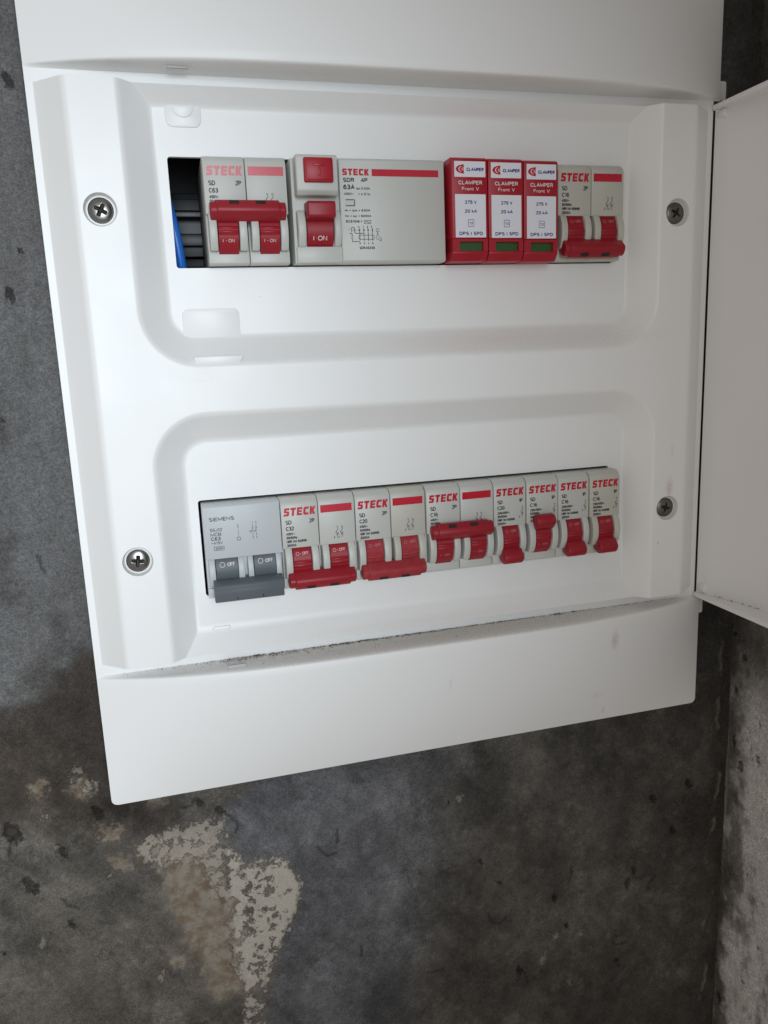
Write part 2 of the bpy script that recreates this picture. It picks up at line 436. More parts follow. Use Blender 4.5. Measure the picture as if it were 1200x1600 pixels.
def wall_material(name):
    m, nt, b = nodes_of(name)
    L = nt.links.new
    def node(t, **kw):
        n = nt.nodes.new(t)
        for k, v in kw.items():
            if k in n.inputs: n.inputs[k].default_value = v
            else: setattr(n, k, v)
        return n
    tc = node('ShaderNodeTexCoord')
    def noise(scale, detail, rough=0.6):
        n = node('ShaderNodeTexNoise', Scale=scale, Detail=detail, Roughness=rough); L(tc.outputs['Object'], n.inputs['Vector']); return n.outputs['Fac']
    def field(nm):
        n = node('ShaderNodeAttribute'); n.attribute_name = nm; return n.outputs['Fac']
    def mad(a, k, c):
        n = node('ShaderNodeMath'); n.operation = 'MULTIPLY_ADD'; L(a, n.inputs[0]); n.inputs[1].default_value = k
        if isinstance(c, (int, float)): n.inputs[2].default_value = c
        else: L(c, n.inputs[2])
        return n.outputs['Value']
    def rng_(v, a0, a1, b0, b1):
        n = node('ShaderNodeMapRange'); n.inputs['From Min'].default_value = a0; n.inputs['From Max'].default_value = a1
        n.inputs['To Min'].default_value = b0; n.inputs['To Max'].default_value = b1; L(v, n.inputs['Value']); return n.outputs['Result']
    def mix(c1, c2, f):
        n = node('ShaderNodeMixRGB'); L(c1, n.inputs['Color1'])
        if isinstance(c2, tuple): n.inputs['Color2'].default_value = (*c2, 1)
        else: L(c2, n.inputs['Color2'])
        L(f, n.inputs['Fac']); return n.outputs['Color']
    def rgb(c):
        n = node('ShaderNodeRGB'); n.outputs[0].default_value = (*c, 1); return n.outputs[0]
    at_ = node('ShaderNodeAttribute'); at_.attribute_name = 'albedo'
    n1 = noise(380, 9, 0.72); n2 = noise(1100, 6, 0.7); n3 = noise(3200, 3, 0.6); n4 = noise(160, 7, 0.65)
    vm = node('ShaderNodeVectorMath'); vm.operation = 'SCALE'; L(at_.outputs['Color'], vm.inputs[0])
    g = node('ShaderNodeMath'); g.operation = 'MULTIPLY'; L(rng_(n1, 0.3, 0.7, 0.74, 1.24), g.inputs[0]); L(rng_(n2, 0.38, 0.62, 0.72, 1.28), g.inputs[1])
    g2 = node('ShaderNodeMath'); g2.operation = 'MULTIPLY'; L(g.outputs['Value'], g2.inputs[0]); L(rng_(n3, 0.38, 0.62, 0.84, 1.16), g2.inputs[1])
    L(g2.outputs['Value'], vm.inputs['Scale'])
    colr = vm.outputs['Vector']
    # tan undercoat, then flaked white paint, with ragged edges
    tf = rng_(mad(n1, 26, mad(n2, 12, field('tan'))), 17.0, 22.5, 1, 0)
    tcol = mix(rgb((0.23, 0.16, 0.10)), (0.38, 0.335, 0.27), rng_(n4, 0.40, 0.60, 0, 1))
    colr = mix(colr, tcol, mad(tf, 0.66, 0.0))
    fl = mad(n1, 17, mad(n2, 8, field('flake')))
    ff = rng_(fl, 12.6, 15.0, 1, 0)
    chip = rng_(mad(n2, 0.25, n4), 0.655, 0.70, 1, 0.12)
    fm_ = node('ShaderNodeMath'); fm_.operation = 'MULTIPLY'; L(ff, fm_.inputs[0]); L(chip, fm_.inputs[1])
    wcol = node('ShaderNodeVectorMath'); wcol.operation = 'SCALE'; wcol.inputs[0].default_value = (0.50, 0.455, 0.385); L(rng_(n2, 0.3, 0.7, 0.78, 1.12), wcol.inputs['Scale'])
    fk = node('ShaderNodeMath'); fk.operation = 'MULTIPLY'; L(fm_.outputs['Value'], fk.inputs[0]); L(field('flake_amount'), fk.inputs[1])
    colr = mix(colr, wcol.outputs['Vector'], fk.outputs['Value'])
    pf = rng_(mad(n1, 8, mad(n2, 3.5, field('pit'))), 3.4, 6.2, 1, 0)
    colr = mix(colr, (0.03, 0.028, 0.025), mad(pf, 0.62, 0.0))
    L(colr, b.inputs['Base Color'])
    b.inputs['Roughness'].default_value = 0.92; b.inputs['Specular IOR Level'].default_value = 0.15
    h = mad(n3, 0.10, mad(n2, 0.35, mad(n1, 0.8, mad(fm_.outputs['Value'], 0.55, mad(pf, -0.9, 0.0)))))
    bp = node('ShaderNodeBump'); bp.inputs['Strength'].default_value = 1.0; bp.inputs['Distance'].default_value = 0.0014
    L(h, bp.inputs['Height']); L(bp.outputs['Normal'], b.inputs['Normal'])
    MATS[name] = m


wall_material('cement_render')

WY = 15.0   # wall face, mm behind the recessed face of the cover
CORNER = 315.0


def spaced(lo, a, b, hi, fine, coarse):
    return np.unique(np.concatenate([np.arange(lo, a, coarse), np.arange(a, b, fine), np.arange(b, hi, coarse), [hi]]).round(4))


# -- back wall
U = spaced(-700, -150, CORNER, CORNER, 1.0, 14); V = spaced(-900, -560, 140, 500, 1.0, 14)
X, Z = np.meshgrid(U, V, indexing='ij')
n_big = fbm(X, Z, 90, 5, 1); n_mid = fbm(X, Z, 26, 5, 2); n_small = fbm(X, Z, 7, 5, 3, 0.6); n_fine = fbm(X, Z, 2.6, 3, 4, 0.7)
warp = (fbm(X, Z, 11, 5, 5, 0.62) - 0.5) * 15
col = np.ones(X.shape + (3,)) * np.array((0.143, 0.142, 0.141))
# lower, unpainted cement is browner
brown = sm(-205, -275, Z + warp * 2 + (n_mid - .5) * 60)
col = lerp3(col, (0.128, 0.116, 0.101), brown)
# trowelled bluish skim right of the flaked patch
blue = [(-3, -303), (35, -270), (150, -262), (95, -475), (11, -440), (23, -388), (36, -355), (28, -334), (7, -330)]
db = sdf_poly(X, Z, blue)
col = lerp3(col, (0.122, 0.122, 0.127), np.where(X < 45, sm(6, -6, db + warp * .8), sm(24, -24, db + warp * 2)))
# right-hand side darkened, shade painted into the colour; dark blotches over it
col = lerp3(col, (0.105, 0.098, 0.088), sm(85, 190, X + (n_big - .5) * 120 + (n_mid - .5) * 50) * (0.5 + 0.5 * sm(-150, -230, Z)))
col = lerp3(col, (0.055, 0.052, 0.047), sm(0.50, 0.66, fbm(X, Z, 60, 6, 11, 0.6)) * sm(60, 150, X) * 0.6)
col = lerp3(col, (0.05, 0.047, 0.043), sm(0, -42, sdf_poly(X, Z, [(225, -250), (330, -160), (330, -300), (285, -330), (240, -310)]) + (n_mid - .5) * 60) * 0.75)  # shadow of the panel and open door painted beside the lower hood
# dark stain left of the lower hood
dl = sdf_poly(X, Z, [(-150, -235), (-100, -226), (-72, -205), (-45, -196), (-40, -294), (-22, -298), (-60, -302), (-86, -288), (-150, -275)]) + warp * 1.6 + (n_small - .5) * 20
col = lerp3(col, (0.058, 0.047, 0.039), sm(14, -12, dl) * 0.92)
for (sx, sz, sr) in ((-86, -88, 7), (-95, -150, 12), (-66, -188, 9)):
    col = lerp3(col, (0.085, 0.08, 0.078), sm(1.3, 0.2, np.hypot(X - sx, (Z - sz) * 0.45) / sr + (n_small - .5) * 1.6) * 0.6)
# tone mottling and vertical drips
low = 0.45 + 0.6 * brown
col *= (1 + 0.5 * (fbm(X, Z, 48, 6, 71, 0.58) - .5) * low)[..., None]
col *= (1 + ((0.70 + 0.42 * n_big + 0.2 * n_mid) - 1) * low)[..., None]
col *= (1 + 0.5 * (n_small - .5) * low)[..., None]
col *= (1 + 0.28 * (fbm(X, Z * 0.2, 6, 4, 12) - .5))[..., None]
# trowel sweeps and scraped skims with crisp borders
ca, sa = math.cos(0.7), math.sin(0.7)
sweep = fbm(X * ca + Z * sa, (Z * ca - X * sa) * 0.22, 7, 5, 81, 0.6)
col *= (1 + 0.55 * (sweep - .5) * sm(-190, -280, Z))[..., None]
for (sc_, sd, th, am) in ((34, 82, 0.52, 0.17), (22, 83, 0.55, -0.15), (15, 84, 0.58, 0.16), (60, 85, 0.5, -0.14)):
    f_ = fbm(X, Z, sc_, 6, sd, 0.6)
    col *= (1 + am * sm(th - 0.008, th + 0.008, f_) * (0.35 + 0.65 * brown))[..., None]
# hairline cracks and gouges
crack = np.zeros_like(X)
rc = random.Random(3)
starts = [(-14, -288), (-1, -299), (60, -322), (48, -330), (150, -400), (172, -446), (120, -430), (205, -380), (-100, -290), (-85, -330), (-20, -425), (70, -400), (235, -440), (265, -400), (-75, -150), (-70, 20)]
for (cx_, cz_) in starts:
    an = rc.uniform(-2.4, -0.7); px_, pz_ = cx_, cz_; path = [(px_, pz_)]
    for k_ in range(rc.randint(3, 6)):
        an += rc.uniform(-0.9, 0.9); st_ = rc.uniform(1.5, 3.5); px_ += math.cos(an) * st_; pz_ += math.sin(an) * st_; path.append((px_, pz_))
    xs_ = [p_[0] for p_ in path]; zs_ = [p_[1] for p_ in path]
    i0, i1 = np.searchsorted(U, [min(xs_) - 3, max(xs_) + 3]); j0, j1 = np.searchsorted(V, [min(zs_) - 3, max(zs_) + 3])
    sx_ = X[i0:i1, j0:j1]; sz_ = Z[i0:i1, j0:j1]
    for (pa, pb) in zip(path[:-1], path[1:]):
        ex, ez = pb[0] - pa[0], pb[1] - pa[1]
        tt = np.clip(((sx_ - pa[0]) * ex + (sz_ - pa[1]) * ez) / (ex * ex + ez * ez), 0, 1)
        dd = np.hypot(sx_ - pa[0] - ex * tt, sz_ - pa[1] - ez * tt)
        crack[i0:i1, j0:j1] = np.maximum(crack[i0:i1, j0:j1], sm(1.1, 0.3, dd))
col = lerp3(col, (0.03, 0.028, 0.026), crack * 0.75)
# tan undercoat showing
tan_d = np.full(X.shape, 40.0)
for poly in ([(-34, -322), (-21, -327), (-21, -338), (-33, -336)], [(-32, -342), (-17, -344), (-16, -357), (-25, -361), (-32, -350)],
             [(-28, -370), (-9, -363), (2, -362), (5, -379), (2, -407), (-9, -412), (-17, -404), (-13, -387), (-24, -376)],
             [(-59, -313), (-49, -315), (-51, -322), (-59, -320)], [(-35, -377), (-27, -381), (-29, -385), (-35, -383)],
             [(-72, -270), (-66, -268), (-65, -274), (-70, -276)], [(-90, -266), (-86, -265), (-87, -271), (-90, -271)], [(-36, -282), (-30, -281), (-31, -286), (-36, -286)],
             [(-40, -314), (-8, -312), (-4, -342), (3, -354), (-2, -368), (2, -410), (-13, -412), (-22, -378), (-30, -352), (-34, -330)], [(-62, -296), (-52, -297), (-54, -304), (-62, -303)], [(-46, -310), (-33, -309), (-30, -316), (-44, -319)]):
    tan_d = np.minimum(tan_d, sdf_poly(X, Z, poly) + warp * 0.35)
# flaked white paint
white = [(-48, -310), (-21, -302), (-1, -304), (-1, -320), (6, -330), (4, -336), (19, -331), (29, -335), (36, -349), (33, -368), (25, -381), (20, -394), (14, -411), (9, -440), (0, -440),
         (3, -407), (-2, -390), (-2, -365), (4, -353), (-9, -345), (-12, -326), (-22, -321), (-37, -324)]
dw = sdf_poly(X, Z, white)
flake = dw + warp * 0.3
amount = np.clip(np.where(X < 0, 0.60, 1.0) - sm(-385, -430, Z) * 0.2, 0, 1) * (0.8 + 0.4 * n_small)
# small pale crumbs of the same paint
for (sx, sz, sr) in ((195, -427, 4), (186, -441, 5), (205, -462, 3.5), (133, -319, 4.5), (-67, -368, 2.2), (-61, -323, 2.4), (210, -430, 3), (-57, -405, 3), (-64, -270, 3.2), (-70, -262, 2.6), (-88, -284, 2), (-42, -318, 3), (-97, -352, 1.5), (-40, -390, 2.6), (150, -330, 2)):
    dcr = np.hypot((X - sx) * 1.2 - (Z - sz) * 0.3, (Z - sz) * 0.8) - sr * 0.55 + warp * 0.6 + (n_fine - .5) * 3
    amount = np.where(dcr < flake, 0.36 * (0.6 + 0.8 * n_small), amount); flake = np.minimum(flake, dcr)
wm = sm(2, -2, flake)
# pits
pit = np.full(X.shape, 20.0)
for (sx, sz, sr) in ((-98, -321, 4.5), (-103, -289, 6), (-63, -286, 4), (-81, -306, 3), (-82, -346, 4), (-115, -355, 2.4), (-105, -341, 1.4), (-13, -291, 2), (-2, -300, 1.6), (-82, -87, 1.8), (-66, -13, 1), (-72, -32, 0.8), (-62, 56, 1.9),
                     (277, -370, 4), (245, -400, 2.6), (250, -393, 2.4), (202, -421, 2.4), (195, -400, 2.0), (145, -362, 2), (239, -456, 1.8), (157, -379, 1.6), (126, -320, 1.4), (171, -446, 2), (288, -340, 2.4), (262, -345, 1.6)):
    pit = np.minimum(pit, np.hypot((X - sx) * 1.3 + (Z - sz) * 0.35, (Z - sz) * 0.8) - sr * 0.8 + warp * 0.5 + (n_fine - .5) * 3)
pit = np.minimum(pit, 9 - 50 * np.clip(fbm(X, Z, 3.4, 4, 41, 0.62) - 0.69, 0, 1))
# darker towards the corner, and a broken plaster ridge where the walls meet
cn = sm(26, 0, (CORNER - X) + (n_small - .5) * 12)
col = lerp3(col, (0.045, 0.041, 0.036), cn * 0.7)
ridge_c = sm(1.0, 0.25, np.abs(CORNER - 9 - X + (fbm(X * 0, Z, 16, 3, 51) - .5) * 12) / 1.8) * sm(0.48, 0.62, fbm(X, Z, 12, 4, 52))
col = lerp3(col, (0.24, 0.22, 0.19), ridge_c * 0.5 * sm(-150, -230, Z))
Y = WY - (n_big - .5) * 3.0 - (n_mid - .5) * 1.6 - (n_small - .5) * 0.9 * (0.3 + 0.7 * brown) - (n_fine - .5) * 0.3 - sm(0.8, -0.8, flake + (n_fine - .5) * 4) * 0.8 + sm(2, -1, pit) * 1.0 - ridge_c * 0.8
Y = np.maximum(Y, WY - 2.2)
Xc = (X[:-1, :-1] + X[1:, 1:]) / 2; Zc = (Z[:-1, :-1] + Z[1:, 1:]) / 2
hole = (Xc > -47) & (Xc < 267) & (Zc > -262) & (Zc < 110)
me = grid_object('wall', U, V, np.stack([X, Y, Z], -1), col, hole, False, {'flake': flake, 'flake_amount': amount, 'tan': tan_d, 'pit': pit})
wall = ob('wall', me, 'cement_render'); wall['kind'] = 'structure'
wall['label'] = 'rough grey cement wall with flaked white paint below the panel'

# -- side wall meeting it at the right
U = spaced(-900, -130, 18, 18, 0.9, 14); V = spaced(-900, -560, 140, 500, 1.0, 14)
Yg, Z = np.meshgrid(U, V, indexing='ij')
n_big = fbm(Yg, Z, 70, 5, 61); n_small = fbm(Yg, Z, 9, 5, 62, 0.6); n_fine = fbm(Yg, Z, 2.6, 3, 63, 0.7)
col = np.ones(Yg.shape + (3,)) * np.array((0.66, 0.645, 0.61))
stain = sm(0.50, 0.66, fbm(Yg, Z * 0.45, 26, 5, 64, 0.62))
col = lerp3(col, (0.12, 0.11, 0.095), stain * 0.8)
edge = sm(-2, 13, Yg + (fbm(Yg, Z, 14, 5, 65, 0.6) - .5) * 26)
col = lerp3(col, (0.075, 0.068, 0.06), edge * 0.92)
up = sm(-320, -240, Z + (n_big - .5) * 120)
col = lerp3(col, (0.10, 0.095, 0.085), up * 0.85)
col *= (0.7 + 0.4 * n_big + 0.3 * n_small)[..., None]
spk = sm(0.69, 0.76, fbm(Yg, Z * 0.6, 7, 4, 66, 0.6))
far = np.full(Yg.shape, 40.0)
Xs = CORNER + (n_big - .5) * 3 + (n_small - .5) * 1.0 + (n_fine - .5) * 0.3 + spk * 0.8
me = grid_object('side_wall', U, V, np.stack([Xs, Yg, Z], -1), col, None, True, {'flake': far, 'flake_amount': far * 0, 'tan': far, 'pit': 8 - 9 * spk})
sw = ob('side_wall', me, 'cement_render'); sw['kind'] = 'structure'
sw['label'] = 'stained whitewashed wall meeting the cement wall at the right'

# ------------------------------------------------------------------ distribution board
XC = 110.0; HW = 163.5            # centre line and half width of the frame
ZT, ZB = 57.0, -209.0             # door opening of the frame
board = empty('distribution_board', (0, 0, 0), 'white plastic electrical distribution board with open door on cement wall', 'fuse box')


def bulge(x):
    u = min(1.0, abs((x - XC) / HW)); return 17.0 * (1 - u ** 4)


# -- frame (rim round the cover, with the collar going back to the wall)
mb = MB()
outer = rrect(XC - HW, XC + HW, ZB - 1.0, ZT + 1.0, 0.6, 3); inner = rrect(-50.2, 270.2, -202.1, 50.4, 1.0, 3)
Vv, Ff = fill_poly([outer, inner])
mb.add([(x, -1.0, z) for (x, z) in Vv], Ff)
for lp, sgn in ((outer, 1), (inner, -1)):
    n = len(lp)
    vs = [(x, -1.0, z) for (x, z) in lp] + [(x, 14.0 if sgn > 0 else 6.0, z) for (x, z) in lp]
    fs = [((i + 1) % n, i, n + i, n + (i + 1) % n) if sgn > 0 else (i, (i + 1) % n, n + (i + 1) % n, n + i) for i in range(n)]
    mb.add(vs, fs)
ob('frame', mb.mesh('frame'), 'white_hood', board)


# -- hoods above and below the door opening
HXC, HHW = 111.8, 165.3           # the hoods reach a little past the frame on the hinge side


def hood(name, s, z_rim, z_edge, z_end):
    """s = +1 for the upper hood (grows upward), -1 for the lower one"""
    mb = MB()
    nx = 90
    us = [math.sin((i / nx - 0.5) * math.pi) for i in range(nx + 1)]
    rows = []
    # underside from the rim out to the lip, lip rounding, then the front falling back to the far edge
    prof = [(-1.0, z_rim - z_edge, 0.0, 0)]
    prof += [(0, -0.5, 0.35, 1), (0, -0.25, 0.75, 1), (0, 0.0, 0.93, 1), (0, 0.45, 0.985, 1), (0, 1.0, 1.0, 1)]
    L = abs(z_end - z_edge)
    for k in range(1, 29):
        t = k / 28; t2 = 1 - (1 - t) ** 1.6
        prof.append((0, 1.0 + (L - 1.0) * t2, 1 - t2 ** 1.9, 1))
    R = 3.0
    for (y0, dz, g, mode) in prof:
        row = []
        for u in us:
            far = L - dz
            inset = 0.0
            if mode and far < R: inset = R - math.sqrt(max(0, R * R - (R - far) ** 2))
            x = HXC + u * (HHW - inset)
            if mode == 0: y = y0; z = z_edge + s * 0 + dz
            else:
                y = -1.0 - (17.0 * (1 - u ** 4)) * g + 0.0
                z = z_edge + s * dz
                if mode and g == 1.0 and False: pass
            row.append((x, y, z))
        rows.append(row)
    # last row falls straight back to the wall; sides too
    back = [(x, 13.0, z) for (x, y, z) in rows[-1]]
    rows.append(back)
    n = len(us)
    vs = [p for r in rows for p in r]
    fs = []
    for r in range(len(rows) - 1):
        for i in range(n - 1):
            q = (r * n + i, r * n + i + 1, (r + 1) * n + i + 1, (r + 1) * n + i)
            fs.append(q if s > 0 else q[::-1])
    mb.add(vs, fs)
    # side walls
    for e in (0, -1):
        col_ = [r[e] for r in rows[1:-1]]
        m = len(col_)
        vs = col_ + [(x, 13.0, z) for (x, y, z) in col_]
        fs = [(i, i + 1, m + i + 1, m + i) for i in range(m - 1)]
        if (e == 0) != (s > 0): fs = [f[::-1] for f in fs]
        mb.add(vs, fs)
    bm = bmesh.new(); me0 = mb.mesh(name, smooth=False); bm.from_mesh(me0)
    bmesh.ops.remove_doubles(bm, verts=bm.verts[:], dist=1e-6); bmesh.ops.recalc_face_normals(bm, faces=bm.faces[:])
    bm.to_mesh(me0); bm.free()
    me0.shade_smooth(); me0.set_sharp_from_angle(angle=math.radians(50))
    return ob(name, me0, 'white_hood', board)


up_h = hood('upper_hood', 1, 55.7, 57.0, 123.0); up_h['label'] = 'bowed upper hood of the board'
lo_h = hood('lower_hood', -1, -207.7, -209.0, -275.0); lo_h['label'] = 'bowed lower hood with grit on its ledge'
# small moulded slots in the two ledges
ob('moulded_slot', MB().box(3, 11.5, -9.4, -8.2, 55.6, 57.2, 0.1).mesh('moulded_slot'), 'slot_grey', board)
ob('moulded_slot', MB().box(7, 15.5, -11.4, -10.2, -209.4, -207.3, 0.1).mesh('moulded_slot'), 'slot_grey', board)
# ears that carry the hinge pins
ob('hinge_ear', MB().slab(rrect(268, 283.6, 57.2, 66.6, 1.2, 3), 2.5, 12, 0.4).mesh('hinge_ear'), 'white_hood', board)
ob('hinge_ear', MB().slab(rrect(268, 281.6, -220.2, -209.2, 1.2, 3), 1.5, 12, 0.4).mesh('hinge_ear'), 'white_hood', board)

# -- inner cover
H8 = 12.0; HE = 6.4
XL_O, XL_T, XL_I, XL_F = -50.4, -38.2, -17.5, -5.2       # left rail: outer foot, outer crest, inner crest, inner foot
XR_O, XR_T, XR_I, XR_F = 270.4, 256.6, 236.4, 225.4
ZTOP, ZBOT = 50.2, -201.9
RT, RF = 24.0, 11.0
mb = MB()
BT = 0.12                                    # share of each slope rounded off at its foot and crest
TS = [-BT + 2 * BT * i / 5 for i in range(6)] + [0.30, 0.42, HE / H8, 0.65, 0.74] + [1 - BT + 2 * BT * i / 5 for i in range(6)]


def ramp(t):
    if t <= -BT: return 0.0
    if t < BT: return (t + BT) ** 2 / (4 * BT)
    if t <= 1 - BT: return t
    if t < 1 + BT: return 1 - (1 + BT - t) ** 2 / (4 * BT)
    return 1.0


def recess_loop(t, foot, clip, mir, n=14):
    """one contour of a recess slope, open towards the cover's edge; t = 0 foot, 1 crest"""
    xl = XL_F + (XL_I - XL_F) * t; xr = XR_F + (XR_I - XR_F) * t; zb = -53.2 - 12.5 * t; r = RF + (RT - RF) * t
    zt = min(clip, foot + (clip - foot) * t / (HE / H8))
    pts = [(xl, zt), (xl, (zt + zb + r) / 2)] + arc(xl + r, zb + r, r, 180, 270, n) + arc(xr - r, zb + r, r, 270, 360, n) + [(xr, (zt + zb + r) / 2), (xr, zt)]
    return [(x, -153.0 - z) for (x, z) in pts] if mir else pts


def ribbon(A, B):
    n = len(A); mb.add(list(A) + list(B), [(i, i + 1, n + i + 1, n + i) for i in range(n - 1)])


def at(pts, y): return [(x, y, z) for (x, z) in pts]


crest_profile = {}
edge_loops = {}
for mir, foot, clip in ((False, 43.4, ZTOP), (True, 38.5, -153.0 - ZBOT)):
    loops = [(t, recess_loop(t, foot, clip, mir)) for t in TS]
    for (t0, l0), (t1, l1) in zip(loops[:-1], loops[1:]):
        ribbon(at(l1, -H8 * ramp(t1)), at(l0, -H8 * ramp(t0)))
        if t1 <= HE / H8 + 1e-6:              # the slope along the cover's outer edge
            y0, y1 = -H8 * ramp(t0), -H8 * ramp(t1)
            mb.add([(l0[0][0], y0, l0[0][1]), (l0[-1][0], y0, l0[-1][1]), (l1[-1][0], y1, l1[-1][1]), (l1[0][0], y1, l1[0][1])], [(0, 1, 2, 3)])
    edge_loops[mir] = (loops[0][1], loops[-1][1])
    crest_profile[mir] = [(l[0][0], -H8 * ramp(t)) for (t, l) in loops if t >= HE / H8 - 1e-6], [(l[-1][0], -H8 * ramp(t)) for (t, l) in loops if t >= HE / H8 - 1e-6]
# outer slopes of the rails
TO = [0.0] + [1 - BT + 2 * BT * i / 5 for i in range(6)]
out_l = [(XL_O + (XL_T - XL_O) * t, -1.2 - (H8 - 1.2) * ramp(t) if t > 0 else -1.2) for t in TO]
out_r = [(XR_O + (XR_T - XR_O) * t, -1.2 - (H8 - 1.2) * ramp(t) if t > 0 else -1.2) for t in TO]
for prof in (out_l, out_r):
    for (p0, p1) in zip(prof[:-1], prof[1:]):
        mb.add([(p0[0], p0[1], ZTOP), (p0[0], p0[1], ZBOT), (p1[0], p1[1], ZBOT), (p1[0], p1[1], ZTOP)], [(0, 1, 2, 3)])
xlt, xrt = out_l[-1][0], out_r[-1][0]
outline = [(xlt, ZTOP)] + edge_loops[False][1] + [(xrt, ZTOP), (xrt, ZBOT)] + list(reversed(edge_loops[True][1])) + [(xlt, ZBOT)]
screws = [(-28.9, -0.6), (-28.9, -151.6), (246.8, -0.2), (246.2, -152.0)]
circ = [[(sx + 6.9 * math.cos(2 * math.pi * i / 40), sz + 6.9 * math.sin(2 * math.pi * i / 40)) for i in range(40)] for (sx, sz) in screws]
Vv, Ff = fill_poly([outline] + circ)
mb.add([(x, -H8, z) for (x, z) in Vv], Ff)
for (sx, sz) in screws:   # counterbores
    ring = []
    for (r, y) in ((6.9, -H8), (6.72, -11.93), (6.55, -11.6), (6.1, -9.2), (5.7, -8.9), (0.01, -8.9)):
        ring.append([(sx + r * math.cos(2 * math.pi * i / 40), y, sz + r * math.sin(2 * math.pi * i / 40)) for i in range(40)])
    vs = [p for r in ring for p in r]
    fs = [(k * 40 + i, k * 40 + (i + 1) % 40, (k + 1) * 40 + (i + 1) % 40, (k + 1) * 40 + i) for k in range(5) for i in range(40)]
    mb.add(vs, fs)
# floors with the breaker openings
OW0, OW1 = 0.0, 217.0
open_u = rrect(OW0, OW1, -23.1, 23.3, 1.3, 4); open_l = rrect(OW0, OW1, -151.75 - 23.1, -151.75 + 23.7, 1.3, 4)
Vv, Ff = fill_poly([edge_loops[False][0], open_u]); mb.add(at(Vv, 0), Ff)
Vv, Ff = fill_poly([edge_loops[True][0], open_l]); mb.add(at(Vv, 0), Ff)
for lp in (open_u, open_l):
    n = len(lp); mb.add(at(lp, 0) + at(lp, 2.2), [(i, (i + 1) % n, n + (i + 1) % n, n + i) for i in range(n)])
# end caps and sides going back to the frame
for mir, zz in ((False, ZTOP), (True, ZBOT)):
    cl, cr_ = crest_profile[mir]
    crest = out_l + list(reversed(cl)) + cr_ + list(reversed(out_r))
    n = len(crest)
    mb.add([(x, y, zz) for (x, y) in crest] + [(x, 3.0, zz) for (x, y) in crest], [(i, i + 1, n + i + 1, n + i) for i in range(n - 1)])
for xx in (XL_O, XR_O):
    mb.add([(xx, -1.2, ZTOP), (xx, -1.2, ZBOT), (xx, 3.0, ZBOT), (xx, 3.0, ZTOP)], [(0, 1, 2, 3)])
me = mb.mesh('front_cover', smooth=False)
bm = bmesh.new(); bm.from_mesh(me)
bmesh.ops.remove_doubles(bm, verts=bm.verts[:], dist=2e-6)
bmesh.ops.recalc_face_normals(bm, faces=bm.faces[:])
bm.to_mesh(me); bm.free()
cover = ob('front_cover', me, 'white_cover', board); cover['label'] = 'white inner cover with two recessed breaker rows'
me.shade_smooth(); me.set_sharp_from_angle(angle=math.radians(34))
wn = cover.modifiers.new('even normals', 'WEIGHTED_NORMAL'); wn.mode = 'FACE_AREA'; wn.weight = 90; wn.keep_sharp = True
# moulded tabs and snap clips of the cover
mbt = MB().slab(rrect(0.6, 15.8, 35.2, 45.5, 3.2, 6), -0.55, 0.5, 0.35); ob('snap_tab', mbt.mesh('snap_tab'), 'white_cover', cover)
ob('snap_tab', MB().slab(arc(8.3, 43.6, 4.6, 180, 360, 14), -1.0, 0.2, 0.25).mesh('snap_tab'), 'white_cover', cover)
ob('snap_tab', MB().slab([(0.4, -53.6)] + arc(3.0, -43.4, 2.6, 180, 90, 5) + arc(23.2, -43.4, 2.6, 90, 0, 5) + [(25.8, -53.6)], -0.5, 0.5, 0.3).mesh('snap_tab'), 'white_cover', cover)
ob('clip', MB().slab([(4.2, -65.9), (23.2, -65.9), (25.4, -61.9), (3.4, -61.9)], -11.6, -7.5, 0.35).mesh('clip'), 'white_cover', cover)
ob('clip', MB().slab(rrect(2.5, 11, -72.5, -67.0, 1.8, 4), -12.07, -11.0, 0.05, 1).mesh('clip'), 'white_cover', cover)
ob('snap_tab', MB().slab(rrect(1.5, 10.5, -194, -190.6, 1.2, 4), -0.9, 0.5, 0.6).mesh('snap_tab'), 'white_cover', cover)


# -- cover screws
def screw_mesh(rot, slot_depth, mat):
    nr, ns = 22, 72; R = 5.2
    vs = []; fs = []
    for k in range(nr + 1):
        r = R * (k / nr) ** 0.8
        for i in range(ns):
            a = 2 * math.pi * i / ns; x = r * math.cos(a); z = r * math.sin(a)
            h = 1.9 * math.sqrt(max(0, 1 - (r / R * 0.93) ** 2)) - 0.35
            xr = x * math.cos(rot) - z * math.sin(rot); zr = x * math.sin(rot) + z * math.cos(rot)
            c1 = max(0, 1 - abs(xr) / 0.75) if abs(zr) < 2.6 else 0
            c2 = max(0, 1 - abs(zr) / 0.75) if abs(xr) < 2.6 else 0
            taper = max(0, 1 - r / 2.9)
            h -= slot_depth * min(1, 2.2 * max(c1, c2)) * (0.35 + 0.65 * taper) * (1 if r < 2.7 else 0)
            vs.append((x, -h, z))
    for k in range(nr):
        for i in range(ns):
            j = (i + 1) % ns; fs.append((k * ns + i, k * ns + j, (k + 1) * ns + j, (k + 1) * ns + i))
    o = len(vs)
    for i in range(ns):
        a = 2 * math.pi * i / ns; vs.append((R * math.cos(a), 1.0, R * math.sin(a)))
    for i in range(ns):
        j = (i + 1) % ns; fs.append((nr * ns + i, nr * ns + j, o + j, o + i))
    m = MB(); m.add(vs, fs); me = m.mesh('screw', ang=50); 
    bm = bmesh.new(); bm.from_mesh(me); bmesh.ops.remove_doubles(bm, verts=bm.verts[:], dist=1e-7); bmesh.ops.recalc_face_normals(bm, faces=bm.faces[:]); bm.to_mesh(me); bm.free()
    me.shade_smooth(); me.materials.append(MATS[mat]); me.materials.append(MATS['screw_slot'])
    for f in me.polygons:
        c = f.center; r = math.hypot(c.x, c.z) / MM
        if r < 2.7 and -c.y / MM < 1.9 * math.sqrt(1 - (r / R * 0.93) ** 2) - 0.35 - 0.5: f.material_index = 1
    return me


